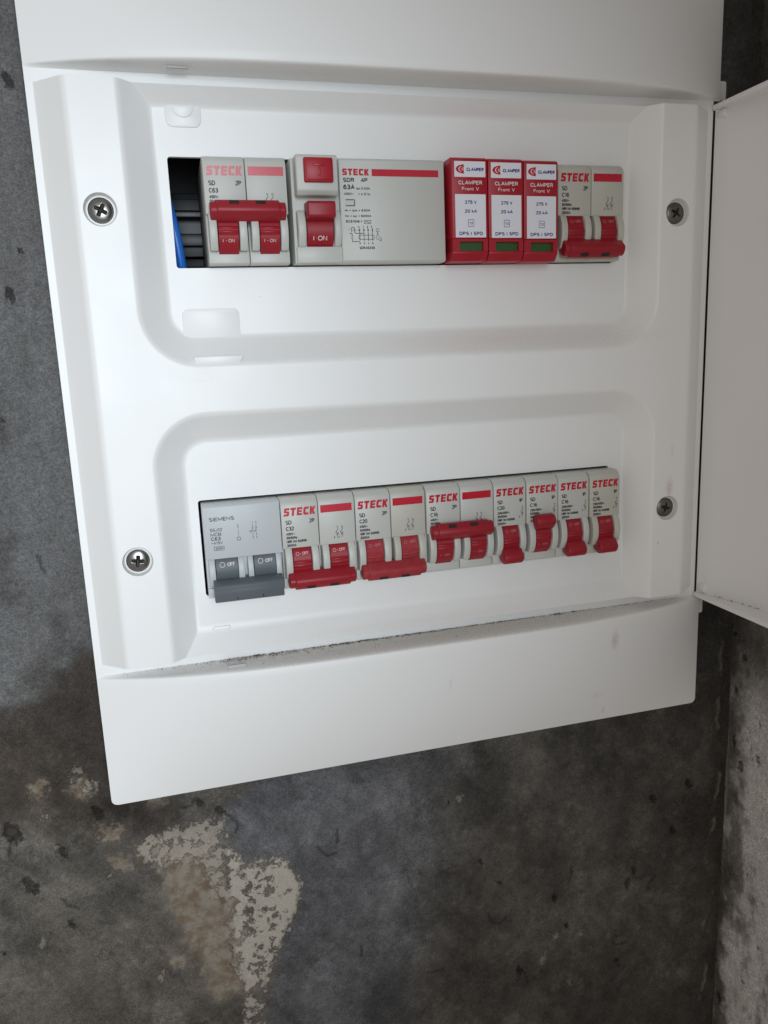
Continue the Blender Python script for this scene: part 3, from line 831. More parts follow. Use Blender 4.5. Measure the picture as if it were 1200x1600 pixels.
for k, (sx, sz) in enumerate(screws):
    ob('screw', screw_mesh((0.5, 0.15, 0.55, 0.25)[k], 1.5, 'bright_screw' if k < 2 else 'dull_screw'), None, board, (sx, -9.2, sz))

# -- box behind the cover
mb = MB()
for (a, b) in (((-44, 3.5, -200, -44, 66, 47), 0),):
    pass
bx0, bx1, by0, by1, bz0, bz1 = -44.0, 264.0, 4.0, 68.0, -200.0, 47.0
P = [(bx0, by0, bz0), (bx1, by0, bz0), (bx1, by0, bz1), (bx0, by0, bz1), (bx0, by1, bz0), (bx1, by1, bz0), (bx1, by1, bz1), (bx0, by1, bz1)]
mb.add(P, [(4, 5, 6, 7), (0, 1, 5, 4), (1, 2, 6, 5), (2, 3, 7, 6), (3, 0, 4, 7)])
ob('back_box', mb.mesh('back_box', smooth=False), 'inside_dark', board)

# -- door, swung open a right angle
mb = MB()
DZ0, DZ1 = -208.0, 53.5
S0, S1 = 1.5, 323.0
ss = [S0 + (S1 - S0) * (i / 70) ** 1.5 for i in range(71)]


def dbul(s):
    u = min(1.0, abs((s - HW) / HW)); return 17.0 * (1 - u ** 4)


def dpt(s, off, z): return (273.5 + dbul(s) + off, -s, z)


zs = [DZ0, DZ0 + 2.6, DZ0 + 2.6 + 0.8] + [DZ0 + 6 + (DZ1 - DZ0 - 12) * k / 6 for k in range(7)] + [DZ1 - 3.4, DZ1 - 2.6, DZ1]
n = len(ss)
inn = [[dpt(s, 0, z) for s in ss] for z in (DZ0 + 2.6, DZ1 - 2.6)]
outr = [[dpt(s, 2.4, z) for s in ss] for z in (DZ0, DZ1)]
chT = [[(272.4, -s, z) for s in ss] for z in (DZ0, DZ0 + 2.6, DZ1 - 2.6, DZ1)]


def strip(A, B, flip=False):
    fs = [(i, i + 1, n + i + 1, n + i) for i in range(n - 1)]
    if flip: fs = [f[::-1] for f in fs]
    mb.add(A + B, fs)


strip(inn[0], inn[1])                  # inner face
strip(outr[0], outr[1], True)          # outer face
strip(chT[1], inn[0]); strip(chT[0], chT[1]); strip(outr[0], chT[0])      # bottom flange
strip(inn[1], chT[2]); strip(chT[2], chT[3]); strip(chT[3], outr[1])      # top flange
for e in (0, -1):
    mb.add([inn[0][e], inn[1][e], outr[1][e], outr[0][e]], [(0, 1, 2, 3)])
    mb.add([chT[0][e], chT[1][e], inn[0][e], outr[0][e]], [(0, 1, 2, 3)])
    mb.add([chT[2][e], chT[3][e], outr[1][e], inn[1][e]], [(0, 1, 2, 3)])
me = mb.mesh('door', smooth=False)
bm = bmesh.new(); bm.from_mesh(me); bmesh.ops.remove_doubles(bm, verts=bm.verts[:], dist=1e-6); bmesh.ops.recalc_face_normals(bm, faces=bm.faces[:]); bm.to_mesh(me); bm.free()
me.shade_smooth(); me.set_sharp_from_angle(angle=math.radians(40))
door = ob('door', me, 'white_door', board); door['label'] = 'plain white door swung open on the right'
bv = door.modifiers.new('soft edges', 'BEVEL'); bv.width = 0.5 * MM; bv.segments = 2; bv.limit_method = 'ANGLE'; bv.angle_limit = math.radians(35)
ob('hinge_knuckle', MB().slab(rrect(274.4, 279.5, 46.6, 50.8, 1.6, 4), -8.0, -2.0, 0.5).mesh('hinge_knuckle'), 'white_door', door)
ob('hinge_knuckle', MB().slab(rrect(274.4, 279.5, -205.3, -199.5, 1.8, 4), -8.0, -2.0, 0.5).mesh('hinge_knuckle'), 'white_door', door)

# ------------------------------------------------------------------ mounting rail and wire seen in the empty slot
mb = MB()
mb.prism([(40, -13.5), (40, 13.5), (47, 13.5), (47, 17.5), (48, 17.5), (48, 12.5), (41, 12.5), (41, -12.5), (48, -12.5), (48, -17.5), (47, -17.5), (47, -13.5)], -30, 250, 0.5, 2)
mb.prism([(34, 7.5), (34, 3.5), (41, 3.5), (41, 7.5)], -30, 250, 1.2, 3); mb.prism([(36, -3), (36, -9), (41, -9), (41, -3)], -30, 250, 0.8, 2)
rail = ob('mounting_rail', mb.mesh('mounting_rail'), 'galvanised')
rail['label'] = 'galvanised steel mounting rail glimpsed in the empty slot of the upper row'; rail['category'] = 'rail'
cu = bpy.data.curves.new('wire', 'CURVE'); cu.dimensions = '3D'; cu.bevel_depth = 2.4 * MM; cu.bevel_resolution = 5; cu.use_fill_caps = True
sp = cu.splines.new('BEZIER'); pts = [(-5, 24, 22), (-0.9, 12, 4), (2.3, 11, -20), (3.4, 18, -34)]
sp.bezier_points.add(len(pts) - 1)
for b, p_ in zip(sp.bezier_points, pts):
    b.co = [c * MM for c in p_]; b.handle_left_type = b.handle_right_type = 'AUTO'
tmp = bpy.data.objects.new('t', cu); C.objects.link(tmp)
wm_ = bpy.data.meshes.new_from_object(tmp.evaluated_get(bpy.context.evaluated_depsgraph_get())); bpy.data.objects.remove(tmp)
wm_.shade_smooth()
wire = ob('electric_wire', wm_, 'blue_insulation'); wire['label'] = 'blue insulated wire behind the left end of the upper opening'; wire['category'] = 'wire'

# ------------------------------------------------------------------ miniature circuit breakers
PW = 18.05; FY = -9.0; BACK = 39.0
AY, AZ, AR = 1.0, -9.0, 12.0      # toggle axis and drum radius


def pole_mesh():
    m = MB()
    x0, x1 = 0.16, PW - 0.16
    m.prism([(BACK, 22.5), (-5.6, 22.5), (-8.2, 20.6), (-9.0, 18.9), (FY, -1.7), (BACK, -1.7)], x0, x1, 0.35)
    m.prism([(BACK, -1.5), (-5.2, -1.5), (-5.2, -17.0), (BACK, -17.0)], x0, x1, 0.2)
    m.prism([(BACK, -16.9), (-6.4, -16.9), (-6.4, -21.8), (-5.4, -22.5), (BACK, -22.5)], x0, x1, 0.3)
    pr = [(AY - 12.9 * math.cos(math.radians(a)), AZ + 12.9 * math.sin(math.radians(a))) for a in range(-38, 39, 4)]
    pr = [(-3, pr[0][1])] + pr + [(-3, pr[-1][1])]
    m.prism(pr, 0.9, 4.25, 0.45); m.prism(pr, 13.75, 17.1, 0.45)
    return m.mesh('housing')


def toggle_mesh(on, single):
    m = MB(); s = 1 if on else -1
    pts = []
    for k in range(0, 61):
        a = -72 + 144 * k / 60
        rel = a * s
        r = AR
        for c in (-2.0, 5.5):
            if abs(rel - c) < 2.4: r += 0.38
        if rel < -6: r -= 0.25
        pts.append((AY - r * math.cos(math.radians(a)), AZ + r * math.sin(math.radians(a))))
    pts = [(4, pts[0][1])] + pts + [(4, pts[-1][1])]
    m.prism(pts, 4.65, 13.35, 0.15, 1)
    m.prism(tongue(s, 9.0, 16.0 if single else 13.0, 3.9, 3.3), 4.9, 13.1, 0.5)
    if single:
        m.prism(tongue(s, 12.2, 18.6, 4.0, 3.0), 3.5, 14.5, 1.2, 3)
    return m.mesh('toggle')


def tongue(s, r0, r1, h0, h1):
    a = math.radians(35) * s
    loc = [(r0, -h0), (r1 - 1.6, -h1), (r1 - 0.5, -h1 * 0.75), (r1, -h1 * 0.3), (r1, h1 * 0.3), (r1 - 0.5, h1 * 0.75), (r1 - 1.6, h1), (r0, h0)]
    dy, dz = -math.cos(a), math.sin(a); ty, tz = math.sin(a) * 1.0, math.cos(a)
    return [(AY + r * dy + t * ty, AZ + r * dz + t * tz) for (r, t) in loc]


def bar_mesh(on):
    m = MB(); s = 1 if on else -1; W = 2 * PW
    m.prism(tongue(s, 11.2, 18.8, 3.9, 3.5), 4.4, W - 4.4, 0.7, 3)
    m.prism(tongue(s, 11.8, 18.0, 3.4, 3.0), 1.7, W - 1.7, 1.0, 3)
    return m.mesh('tie_bar')


def bar_slot(on, xc):
    m = MB(); s = 1 if on else -1; a = math.radians(35) * s
    dy, dz = -math.cos(a), math.sin(a); ty, tz = math.sin(a), math.cos(a)
    q = [(16.2, 1.7 * s), (18.9, 1.7 * s), (18.9, -0.2 * s), (16.2, -0.2 * s)]
    q = [(r, t) for (r, t) in q]
    m.prism([(AY + r * dy + t * ty, AZ + r * dz + t * tz) for (r, t) in q], xc - 2.1, xc + 2.1, 0)
    return m.mesh('slot', smooth=False)


POLE = pole_mesh(); POLE_AGED = pole_mesh()
TG = {(on, sg): toggle_mesh(on, sg) for on in (True, False) for sg in (True, False)}
BAR = {on: bar_mesh(on) for on in (True, False)}
BSLOT = {(on, x): bar_slot(on, x) for on in (True, False) for x in (12.0, 23.4)}
TXTM = {}


def toggle_print(on, pale):
    key = ('tp', on, pale)
    if key not in TXTM:
        p = Print(0); p.wrap = (AY, AZ, AR)
        if on:
            p.text('I', 6.3, -13.6, 1.45, bold=0.0); p.text('·', 7.5, -13.6, 1.45, w=0.62); p.text('ON', 8.7, -13.6, 1.45, w=2.7)
        else:
            p.circle(6.8, -4.4, 0.85, 0.22); p.text('·', 7.95, -5.1, 1.45, w=0.62); p.text('OFF', 9.0, -5.1, 1.45, w=3.2)
        TXTM[key] = p.mb.mesh('toggle_lettering', smooth=False)
    return TXTM[key]


def rating_print(amp, poles, volts, left_symbol):
    """black print of one pole"""
    key = (amp, poles, volts)
    if key in TXTM: return TXTM[key]
    p = Print(FY - 0.06)
    p.text('SD', 2.1, 10.0, 2.0, w=3.0, bold=0.016); p.text(poles, 13.6 if poles == '2P' else 14.1, 10.1, 2.0, w=2.6 if poles == '2P' else 2.1, bold=0.016)
    p.text(amp, 2.1, 7.0, 2.0, w=4.0, bold=0.016)
    p.text(volts, 2.1, 4.7, 1.35, w=4.2 if poles == '2P' else 6.9, bold=0.032); p.text('50/60Hz', 2.1, 2.85, 1.35, w=5.3, bold=0.032)
    p.text('NBR NM 60898', 2.1, 1.0, 1.3, w=9.7, bold=0.032); p.text('3000A', 2.1, -0.9, 1.35, w=4.7, bold=0.032)
    if left_symbol: breaker_symbol(p, 15.6, 7.2, ('1', '2'))
    TXTM[key] = p.mb.mesh('rating_lettering', smooth=False)
    return TXTM[key]


def breaker_symbol(p, x, z, nums):
    p.text(nums[0], x, z, 1.0, w=0.35, bold=0.01); p.line([(x + .7, z + .9), (x + .7, z - .5)], 0.18)
    p.line([(x + .7, z - .5), (x - .5, z - 2.3), (x + .6, z - 2.9), (x - .4, z - 3.6)], 0.24)
    p.line([(x + .7, z - 2.0), (x + .7, z - 3.4), (x + .1, z - 4.9)], 0.2)
    p.text(nums[1], x - 1.5, z - 5.1, 1.1, w=0.65, bold=0.01)


def second_pole_print():
    key = 'sym2'
    if key not in TXTM:
        p = Print(FY - 0.06)
        breaker_symbol(p, 8.6, 6.2, ('1', '2')); breaker_symbol(p, 10.9, 6.2, ('3', '4'))
        TXTM[key] = p.mb.mesh('symbol_lettering', smooth=False)
    return TXTM[key]


def brand_print():
    if 'brand' not in TXTM:
        p = Print(FY - 0.06); p.steck(1.7, 16.7, 14.1, 18.0, 0.12); TXTM['brand'] = p.mb.mesh('brand_lettering', smooth=False)
        p = Print(FY - 0.06); p.rect(1.2, PW - 1.4, 14.3, 18.0); TXTM['stripe'] = p.mb.mesh('brand_stripe', smooth=False)
    return TXTM['brand'], TXTM['stripe']


def breaker(x, z, poles, amp, on, label, dy=0.0, worn=False, aged=()):
    t = empty('circuit_breaker', (x, dy, z), label, 'circuit breaker', 'red-toggle breakers' if True else None)
    b, st = brand_print()
    for k in range(poles):
        ox = (k * PW, 0, 0)
        ob('housing', POLE_AGED if k in aged else POLE, 'grey_housing_aged' if k in aged else 'grey_housing', t, ox)
        tg = ob('toggle', (TG[(on, poles == 1)].copy() if worn else TG[(on, poles == 1)]), 'red_toggle_dusty' if worn else 'red_toggle', t, ox)
        ob('toggle_lettering', toggle_print(on, poles == 2 and amp in ('C63', 'C32')), 'ink_pink' if poles == 2 and amp in ('C63', 'C32') else 'ink_faded', tg)
    ob('brand_lettering', b, 'brand_red', t)
    ob('rating_lettering', rating_print(amp, '%dP' % poles, '400V~' if poles == 2 else '230/400V~', poles == 1), 'ink_black', t)
    if poles == 2:
        ob('brand_stripe', st, 'brand_red', t, (PW, 0, 0)); ob('symbol_lettering', second_pole_print(), 'ink_black', t, (PW, 0, 0))
        br = ob('tie_bar', (BAR[on].copy() if worn else BAR[on]), 'red_toggle_dusty' if worn else 'red_toggle', t)
        for xs in (12.0, 23.4): ob('slot', BSLOT[(on, xs)], 'dark_gap', br)
    return t


ROW2 = -151.75
breaker(13.9, 0, 2, 'C63', True, 'two-pole C63 breaker, red tie bar up, beside the empty slot')
breaker(181.6, 0, 2, 'C16', False, 'two-pole C16 breaker, tie bar down, right of the red cartridges', aged=(0, 1))
lx = 37.2
breaker(lx, ROW2, 2, 'C32', False, 'two-pole C32 breaker, tie bar down, beside the grey-toggle breaker'); lx += 2 * PW + 0.15
breaker(lx, ROW2, 2, 'C20', False, 'two-pole C20 breaker with dusty red tie bar down', 0.6, True, (1,)); lx += 2 * PW + 0.15
breaker(lx, ROW2, 2, 'C16', True, 'two-pole C16 breaker of the lower row, red tie bar up', -0.3); lx += 2 * PW + 0.15
breaker(lx, ROW2, 1, 'C20', False, 'single-pole C20 breaker, small red toggle down'); lx += PW + 0.15
breaker(lx, ROW2, 1, 'C16', True, 'single-pole C16 breaker, the only single toggle up', -0.2); lx += PW + 0.15
breaker(lx, ROW2, 1, 'C16', False, 'single-pole C16 breaker, toggle down, second from right in lower row', 0.2); lx += PW + 0.15
breaker(lx, ROW2, 1, 'C16', False, 'single-pole C16 breaker, toggle down, right end of lower row', -0.3, aged=(0,))

# ------------------------------------------------------------------ breaker with slate-grey toggles
t = empty('circuit_breaker', (1.1, 0, ROW2), 'two-pole C63 breaker with slate-grey toggles, left end of lower row', 'circuit breaker')
W = 36.0
m = MB()
m.prism([(BACK, 22.5), (-7.6, 22.5), (-8.8, 21.6), (FY, 20.6), (FY, -3.2), (BACK, -3.2)], 0.1, W - 0.1, 0.3)
m.prism([(BACK, -3.3), (-5.2, -3.3), (-5.2, -18.0), (BACK, -18.0)], 0.1, W - 0.1, 0.2)
m.prism([(BACK, -17.9), (-6.8, -17.9), (-6.8, -22.5), (BACK, -22.5)], 0.1, W - 0.1, 0.3)
pr = [(AY - 11.2 * math.cos(math.radians(a)), AZ - 1 + 11.2 * math.sin(math.radians(a))) for a in range(-38, 39, 4)]
pr = [(-3, pr[0][1])] + pr + [(-3, min(-3.2, pr[-1][1]))]
pr = [(y, min(z, -3.1)) for (y, z) in pr]
for (a, b) in ((1.2, 4.0), (14.7, 17.6), (19.2, 21.8), (32.5, 35.0)): m.prism(pr, a, b, 0.3)
ob('housing', m.mesh('housing'), 'grey_housing_pale', t)
m = MB(); m.box(0.05, 0.35, -9.15, -8.9, 0, 10, 0)
for xa in (4.3, 22.1):
    m = MB()
    pts = [(AY - 11.0 * math.cos(math.radians(a)), AZ + 11.0 * math.sin(math.radians(a))) for a in range(-60, 46, 3)]
    m.prism([(4, pts[0][1])] + pts + [(4, pts[-1][1])], xa, xa + 10.2, 0.15, 1)
    tg = ob('toggle', m.mesh('toggle'), 'slate_toggle', t)
    p = Print(0); p.wrap = (AY, AZ, 11.0)
    p.circle(xa + 3.0, -6.0, 1.25, 0.24); p.text('·', xa + 4.6, -6.9, 1.7, w=0.35); p.text('OFF', xa + 5.3, -6.9, 1.75, w=3.6)
    p.build('toggle_lettering', 'ink_white', tg)
m = MB()
m.prism([(-6.5, -13.0), (-12.0, -13.0), (-15.6, -14.4), (-16.2, -15.2), (-15.9, -17.3), (-16.2, -17.6), (-15.0, -22.6), (-9.5, -23.4), (-6.5, -20)], 2.6, W - 1.2, 0.35, 2)
br = ob('tie_bar', m.mesh('tie_bar'), 'slate_toggle', t)
for xs in (12.8, 24.8): ob('slot', MB().box(xs - 0.25, xs + 0.25, -15.5, -14.5, -21.9, -20.6, 0).mesh('slot', smooth=False), 'dark_gap', br)
p = Print(FY - 0.06); p.text('SIEMENS', 2.9, 14.9, 1.8, w=11.6, bold=0.014); p.build('brand_lettering', 'ink_grey', t)
p = Print(FY - 0.06)
p.text('5SJ12', 3.0, 10.0, 1.55, w=5.6, bold=0.006); p.text('MCB', 3.0, 7.8, 1.6, w=5.0, bold=0.002); p.text('C63', 3.1, 5.7, 1.75, w=4.5, bold=0.022)
p.text('~415V', 3.0, 3.9, 1.35, w=5.4, bold=0.006)
p.ring([(4.2, 0.9), (8.9, 0.9), (8.9, 2.9), (4.2, 2.9)], [(4.4, 1.1), (8.7, 1.1), (8.7, 2.7), (4.4, 2.7)]); p.text('3000', 4.8, 1.35, 1.1, w=3.5, bold=0.01)
p.line([(15.9, 12.6), (15.9, 10.6)], 0.28)
for a, b in ((9.7, 9.2), (8.9, 8.3), (8.0, 7.3)): p.line([(15.9, a), (15.9, b)], 0.26)
p.circle(15.9, 5.7, 0.95, 0.26)
for dx, n1, n2 in ((22.6, '1', '2'), (24.3, '3', '4')):
    p.text(n1, dx - .2, 12.2, 1.0, w=0.45, bold=0.02); p.line([(dx, 11.8), (dx, 10.6)], 0.22); p.circle(dx, 10.1, 0.42, 0.18, 10)
    p.line([(dx, 9.5), (dx - 0.9, 8.0)], 0.24); p.line([(dx, 7.9), (dx, 6.4)], 0.22); p.text(n2, dx - .3, 5.1, 1.0, w=0.6, bold=0.02)
p.line([(21.0, 8.7), (24.6, 8.7)], 0.2); p.line([(21.0, 9.2), (21.5, 8.2)], 0.2)
p.build('rating_lettering', 'ink_grey', t)

# ------------------------------------------------------------------ residual current device
t = empty('residual_current_device', (52.0, 0, 0), 'wide grey four-pole residual current device with red test button', 'residual current device')
W = 71.4
m = MB()
m.prism([(BACK, 22.5), (-8.0, 22.5), (FY, 21.6), (FY, -21.6), (-8.0, -22.5), (BACK, -22.5)], 21.6, W, 0.35)
m.prism([(BACK, 22.4), (-6.4, 22.4), (-6.4, -22.4), (BACK, -22.4)], 0.2, 21.9, 0.3)
m.prism([(-5, -15.2), (-7.6, -15.2), (-7.6, -22.2), (-5, -22.2)], 1.0, 21.9, 0.3)
pr = [(AY - 11.9 * math.cos(math.radians(a)), -7.6 + 11.9 * math.sin(math.radians(a))) for a in range(-42, 43, 4)]
pr = [(-3, pr[0][1])] + pr + [(-3, pr[-1][1])]
m.prism(pr, 1.6, 5.4, 0.9, 3); m.prism(pr, 18.3, 21.6, 0.9, 3)
ob('housing', m.mesh('housing'), 'grey_housing', t)
m = MB(); m.prism([(-5, 22.7), (-12.4, 22.7), (-13.2, 21.8), (-13.2, 7.8), (-11.4, 5.9), (-5, 5.9)], 1.6, 20.2, 0.8, 3)
blk = ob('button_surround', m.mesh('button_surround'), 'grey_housing', t)
p = Print(-13.26); p.text('TEST', 7.6, 8.3, 1.5, w=6.8); p.build('embossed_lettering', 'grey_housing_pale', blk)
m = MB(); m.box(4.9, 17.9, -15.0, -12, 10.9, 21.1, 0.7, 3); m.box(5.7, 17.1, -15.5, -12, 11.7, 20.3, 0.4, 2)
btn = ob('test_button', m.mesh('test_button'), 'red_cartridge', t)
m = MB(); m.box(9.0, 13.8, -15.85, -15.3, 17.4, 18.4, 0.15); m.box(10.9, 11.9, -15.85, -15.3, 13.4, 17.5, 0.15)
ob('embossed_letter', m.mesh('embossed_letter'), 'red_cartridge', btn)
m = MB()
pts = [(AY - 10.6 * math.cos(math.radians(a)), -7.6 + 10.6 * math.sin(math.radians(a))) for a in range(-62, 60, 3)]
m.prism([(4, pts[0][1])] + pts + [(4, pts[-1][1])], 5.8, 17.9, 0.2, 1)
m.prism([(-6, 3.6), (-14.6, 3.2), (-15.4, 2.2), (-15.2, -3.0), (-14.4, -3.7), (-6, -5.0)], 5.6, 18.1, 0.6, 3)
tg = ob('toggle', m.mesh('toggle'), 'red_toggle', t)
p = Print(0); p.wrap = (AY, -7.6, 10.6); p.text('I', 8.5, -12.7, 2.0); p.text('·', 9.6, -12.7, 2.0, w=0.45); p.text('ON', 10.6, -12.7, 2.0, w=4.2); p.build('toggle_lettering', 'ink_white', tg)
p = Print(FY - 0.06); p.steck(23.2, 35.4, 15.1, 17.9); p.rect(36.8, 68.6, 14.9, 17.9); p.build('brand_lettering', 'label_red', t)
p = Print(FY - 0.06)
p.text('SDR', 23.3, 12.2, 1.85, w=5.3, bold=0.03); p.text('4P', 31.6, 12.2, 1.85, w=3.1, bold=0.03)
p.text('63A', 23.3, 9.1, 2.1, w=5.3, bold=0.03); p.text('I\u0394n 0.03A', 29.3, 9.1, 1.05, w=6.4, bold=0.03)
p.text('400V~', 23.5, 6.7, 1.1, w=4.6, bold=0.03); p.text('t \u2264 0.1s', 30.2, 6.7, 1.1, w=5.4, bold=0.03)
p.text('Im = I\u0394m = 630A', 23.6, -0.3, 1.05, w=11.8, bold=0.03); p.text('Inc = I\u0394c = 6000A', 23.6, -2.7, 1.05, w=12.2, bold=0.03)
p.text('IEC61008-1', 23.8, -5.1, 1.1, w=7.6, bold=0.03)
p.ring([(32.3, -5.6), (35.6, -5.6), (35.6, -4.0), (32.3, -4.0)], [(32.5, -5.4), (35.4, -5.4), (35.4, -4.2), (32.5, -4.2)])
p.line([(32.8, -4.9), (33.4, -4.5), (34.4, -5.1), (35.0, -4.7)], 0.28)
for k, xx in enumerate((30.0, 32.0, 34.0, 36.0)):
    p.text('N135'[k], xx - .6, -7.4, 0.95, w=0.6, bold=0.03); p.line([(xx, -7.5), (xx, -8.0)], 0.26)
    p.line([(xx, -8.6), (xx, -13.0)], 0.26); p.put([(xx - .3, -8.6), (xx + .3, -8.6), (xx + .3, -8.0), (xx - .3, -8.0)], [(0, 1, 2, 3)])
    p.text('N246'[k], xx - .3, -14.5, 0.95, w=0.6, bold=0.03)
p.ring(rrect(29.4, 37.0, -12.4, -10.4, 0.9, 4), rrect(29.6, 36.8, -12.2, -10.6, 0.75, 4))
for a in range(4): p.line([(27.0 + a * 0.75, -8.3), (27.4 + a * 0.75, -8.3)], 0.26)
p.line([(26.3, -9.2), (26.3, -7.2), (27.6, -7.2), (27.6, -9.2)], 0.26); p.line([(27.9, -9.0), (27.9, -9.7), (31.8, -9.7)], 0.26)
p.ring([(26.1, -12.3), (26.8, -12.3), (26.8, -10.7), (26.1, -10.7)], [(26.25, -12.15), (26.65, -12.15), (26.65, -10.85), (26.25, -10.85)])
p.line([(26.45, -12.4), (26.45, -13.3), (29.8, -13.3)], 0.26); p.line([(26.45, -10.6), (26.45, -9.9), (25.2, -9.6)], 0.28); p.text('T', 24.8, -8.6, 0.9, w=0.6)
p.ring([(37.8, -9.0), (39.2, -9.0), (39.2, -7.6), (37.8, -7.6)], [(37.95, -8.85), (39.05, -8.85), (39.05, -7.75), (37.95, -7.75)]); p.line([(38.5, -9.1), (38.5, -10.2)], 0.26)
p.ring([(37.9, -12.4), (39.1, -12.4), (39.1, -10.3), (37.9, -10.3)], [(38.05, -12.25), (38.95, -12.25), (38.95, -10.45), (38.05, -10.45)]); p.line([(39.4, -12.9), (40.0, -12.9), (40.0, -11.4)], 0.28)
p.text('SDR46330', 29.6, -16.6, 1.15, w=7.3, bold=0.03)
p.build('rating_lettering', 'ink_black', t)
m = MB(); m.box(24.0, 28.4, -9.14, -8.9, 1.9, 5.0, 0.05, 1)
win = ob('indicator_window', m.mesh('indicator_window'), 'grey_housing', t)
p = Print(-9.17); p.line([(24.1, 4.7), (28.2, 4.7), (28.2, 2.2), (24.1, 2.2)], 0.42); p.build('indicator_shadow_line', 'ink_grey', win)

# ------------------------------------------------------------------ surge protectors
SY = -13.2
SPDW = 17.95
m = MB(); m.prism([(BACK, 23.0), (-11.4, 23.0), (SY, 21.9), (SY, -12.9), (BACK, -12.9)], 0.12, SPDW - 0.12, 0.45)
m.prism([(BACK, -12.8), (SY, -12.95), (SY, -14.2), (BACK, -14.2)], 0.12, SPDW - 0.12, 0.06, 1)
m.prism([(BACK, -18.4), (SY, -18.4), (SY, -19.6), (-10.5, -22.8), (BACK, -22.8)], 0.12, SPDW - 0.12, 0.4)
m.prism([(BACK, -14.1), (SY, -14.1), (SY, -18.5), (BACK, -18.5)], 0.12, 3.6, 0.06, 1); m.prism([(BACK, -14.1), (SY, -14.1), (SY, -18.5), (BACK, -18.5)], 15.4, SPDW - 0.12, 0.06, 1)
SB = m.mesh('housing')
SG = MB().box(3.4, 15.6, -11.2, 0, -18.5, -14.0, 0).mesh('status_window', smooth=False)
SL1 = MB().box(1.5, 16.8, SY - 0.12, SY + 0.1, 14.2, 21.0, 0.04, 1).mesh('sticker'); SL2 = MB().box(1.6, 16.8, SY - 0.12, SY + 0.1, -12.4, 6.7, 0.04, 1).mesh('sticker')
PY = SY - 0.17
p = Print(PY); p.text('CLAMPER', 7.3, 16.7, 1.55, w=8.6, bold=0.045, shear=0.15)
p.text('275 V', 9.3, 2.4, 1.55, w=5.8, bold=0.03, align='c'); p.text('20 kA', 9.3, -1.5, 1.55, w=6.1, bold=0.03, align='c')
p.ring(rrect(7.8, 10.8, -7.6, -4.4, 0.3, 2), rrect(8.0, 10.6, -7.4, -4.6, 0.2, 2)); p.text('T2', 9.3, -6.6, 1.1, w=1.9, bold=0.03, align='c')
p.text('DPS | SPD', 9.3, -11.4, 1.55, w=11.8, bold=0.032, align='c')
SBLUE = p.mb.mesh('blue_lettering', smooth=False)
p = Print(SY - 0.07); p.text('CLAMPER', 9.3, 10.9, 1.75, w=11.8, bold=0.02, align='c'); p.text('Front V', 9.3, 8.3, 1.6, w=8.4, align='c')
SWHITE = p.mb.mesh('white_lettering', smooth=False)
p = Print(PY)   # red lens-shaped mark with pale nested crescents
p.poly([(6.3, 15.6), (6.0, 17.6), (6.3, 19.6)] + [(6.3 - 4.1 * math.sin(math.radians(a)), 17.6 + 2.0 * math.cos(math.radians(a))) for a in range(10, 171, 10)])
SLOGO = p.mb.mesh('emblem', smooth=False)
p = Print(PY - 0.03)
for (r0, cx) in ((1.25, 5.2), (0.65, 5.9)):
    lp = [(cx + r0 * 1.35 * math.cos(math.radians(a)), 17.6 + r0 * math.sin(math.radians(a))) for a in range(105, 256, 10)]
    li = [(cx + 0.3 + r0 * 1.2 * math.cos(math.radians(a)), 17.6 + r0 * 0.86 * math.sin(math.radians(a))) for a in range(255, 104, -10)]
    p.poly(lp + li)
SLOGO2 = p.mb.mesh('emblem_crescents', smooth=False)
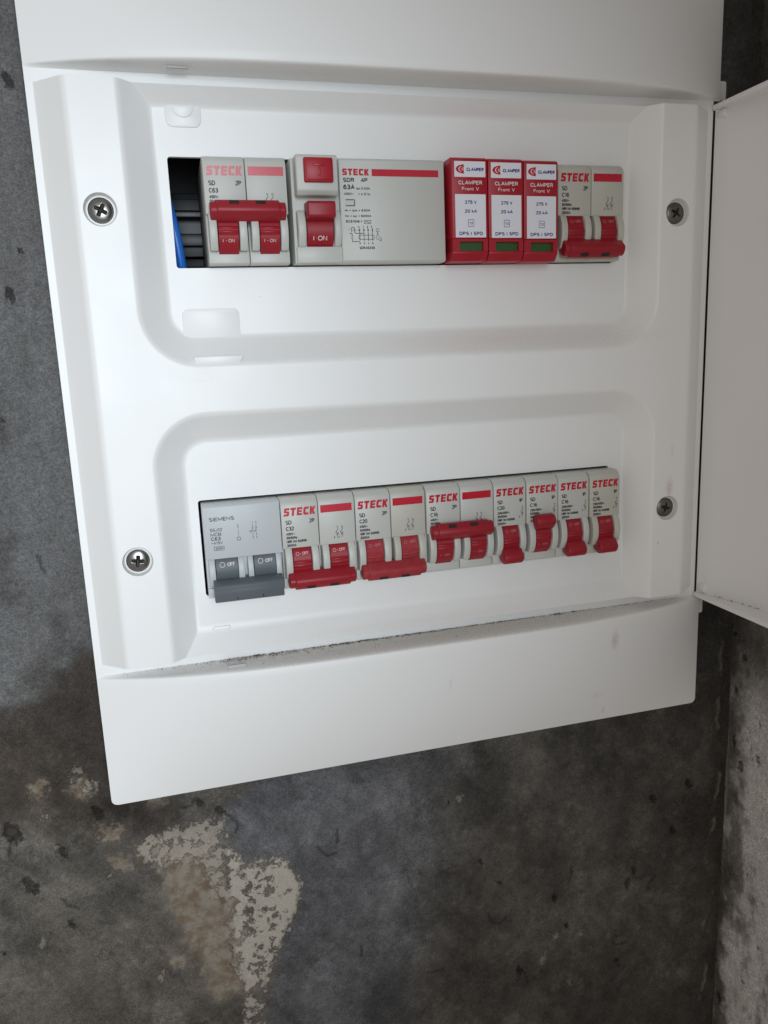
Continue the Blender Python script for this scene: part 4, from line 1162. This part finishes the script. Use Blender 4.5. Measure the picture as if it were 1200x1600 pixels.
for k, (x, lab) in enumerate(((125.4, 'red surge protector cartridge touching the wide grey device'), (143.5, 'middle one of the three red surge protector cartridges'),
                              (161.6, 'red surge protector cartridge touching the upper C16 breaker'))):
    t = empty('surge_protector', (x, 0, (0.2, 0.0, -0.35)[k]), lab, 'surge protector', 'red surge protectors')
    ob('housing', SB, 'red_cartridge', t); ob('status_window', SG, 'indicator_green', t)
    s1 = ob('sticker', SL1, 'sticker_white', t); s2 = ob('sticker', SL2, 'sticker_white', t)
    ob('blue_lettering', SBLUE, 'ink_blue', t); ob('white_lettering', SWHITE, 'ink_white', t); em = ob('emblem', SLOGO, 'label_red', t); ob('emblem_crescents', SLOGO2, 'ink_white', em)

# ------------------------------------------------------------------ grit on the ledge
random.seed(5)
mb = MB()


def speck(x, y, z, r):
    vs = []
    for d in ((1, 0, 0), (-1, 0, 0), (0, 1, 0), (0, -1, 0), (0, 0, 1), (0, 0, -1)):
        k = r * random.uniform(0.5, 1.3); vs.append((x + d[0] * k * 1.3, y + d[1] * k, z + d[2] * k * 0.6))
    mb.add(vs, [(0, 2, 4), (2, 1, 4), (1, 3, 4), (3, 0, 4), (2, 0, 5), (1, 2, 5), (3, 1, 5), (0, 3, 5)])


def ledge_z(y): return -207.7 - 1.3 * min(1, max(0, (-1 - y) / 6.0)) * 0.35


for i in range(1900):
    x = random.choice((random.gauss(50, 42), random.gauss(120, 45), random.uniform(30, 262), random.gauss(20, 14)))
    if not -48 < x < 262: continue
    spread_ = 1.9 if x < 60 else (1.0 if x < 120 else 0.6)
    y = -1.2 - abs(random.gauss(0, spread_)) if random.random() < 0.95 else random.uniform(-14, -1.2)
    if -y > bulge(x) - 1: continue
    speck(x, y, ledge_z(y) + 0.1, random.choice((0.12, 0.16, 0.2, 0.28)) * random.uniform(0.6, 1.3))
for i in range(26):
    cx = random.gauss(100, 65)
    if not -10 < cx < 200: continue
    for j in range(random.randint(3, 9)):
        y = -1.3 - abs(random.gauss(0, 0.5)); speck(cx + random.gauss(0, 0.8), y, ledge_z(y) + 0.2, random.uniform(0.25, 0.5))
for i in range(60):      # on the open door's bottom flange
    s = random.choice((random.gauss(17, 3), random.gauss(33, 4), random.uniform(8, 60)))
    if s < 6: continue
    speck(273.0 + dbul(s) - abs(random.gauss(0, 0.7)), -s, DZ0 + 2.75, random.uniform(0.15, 0.4))
gr = ob('grit', mb.mesh('grit', smooth=False), 'grit'); gr['kind'] = 'stuff'; gr['label'] = 'dark grit gathered along the ledge of the lower hood'; gr['category'] = 'grit'
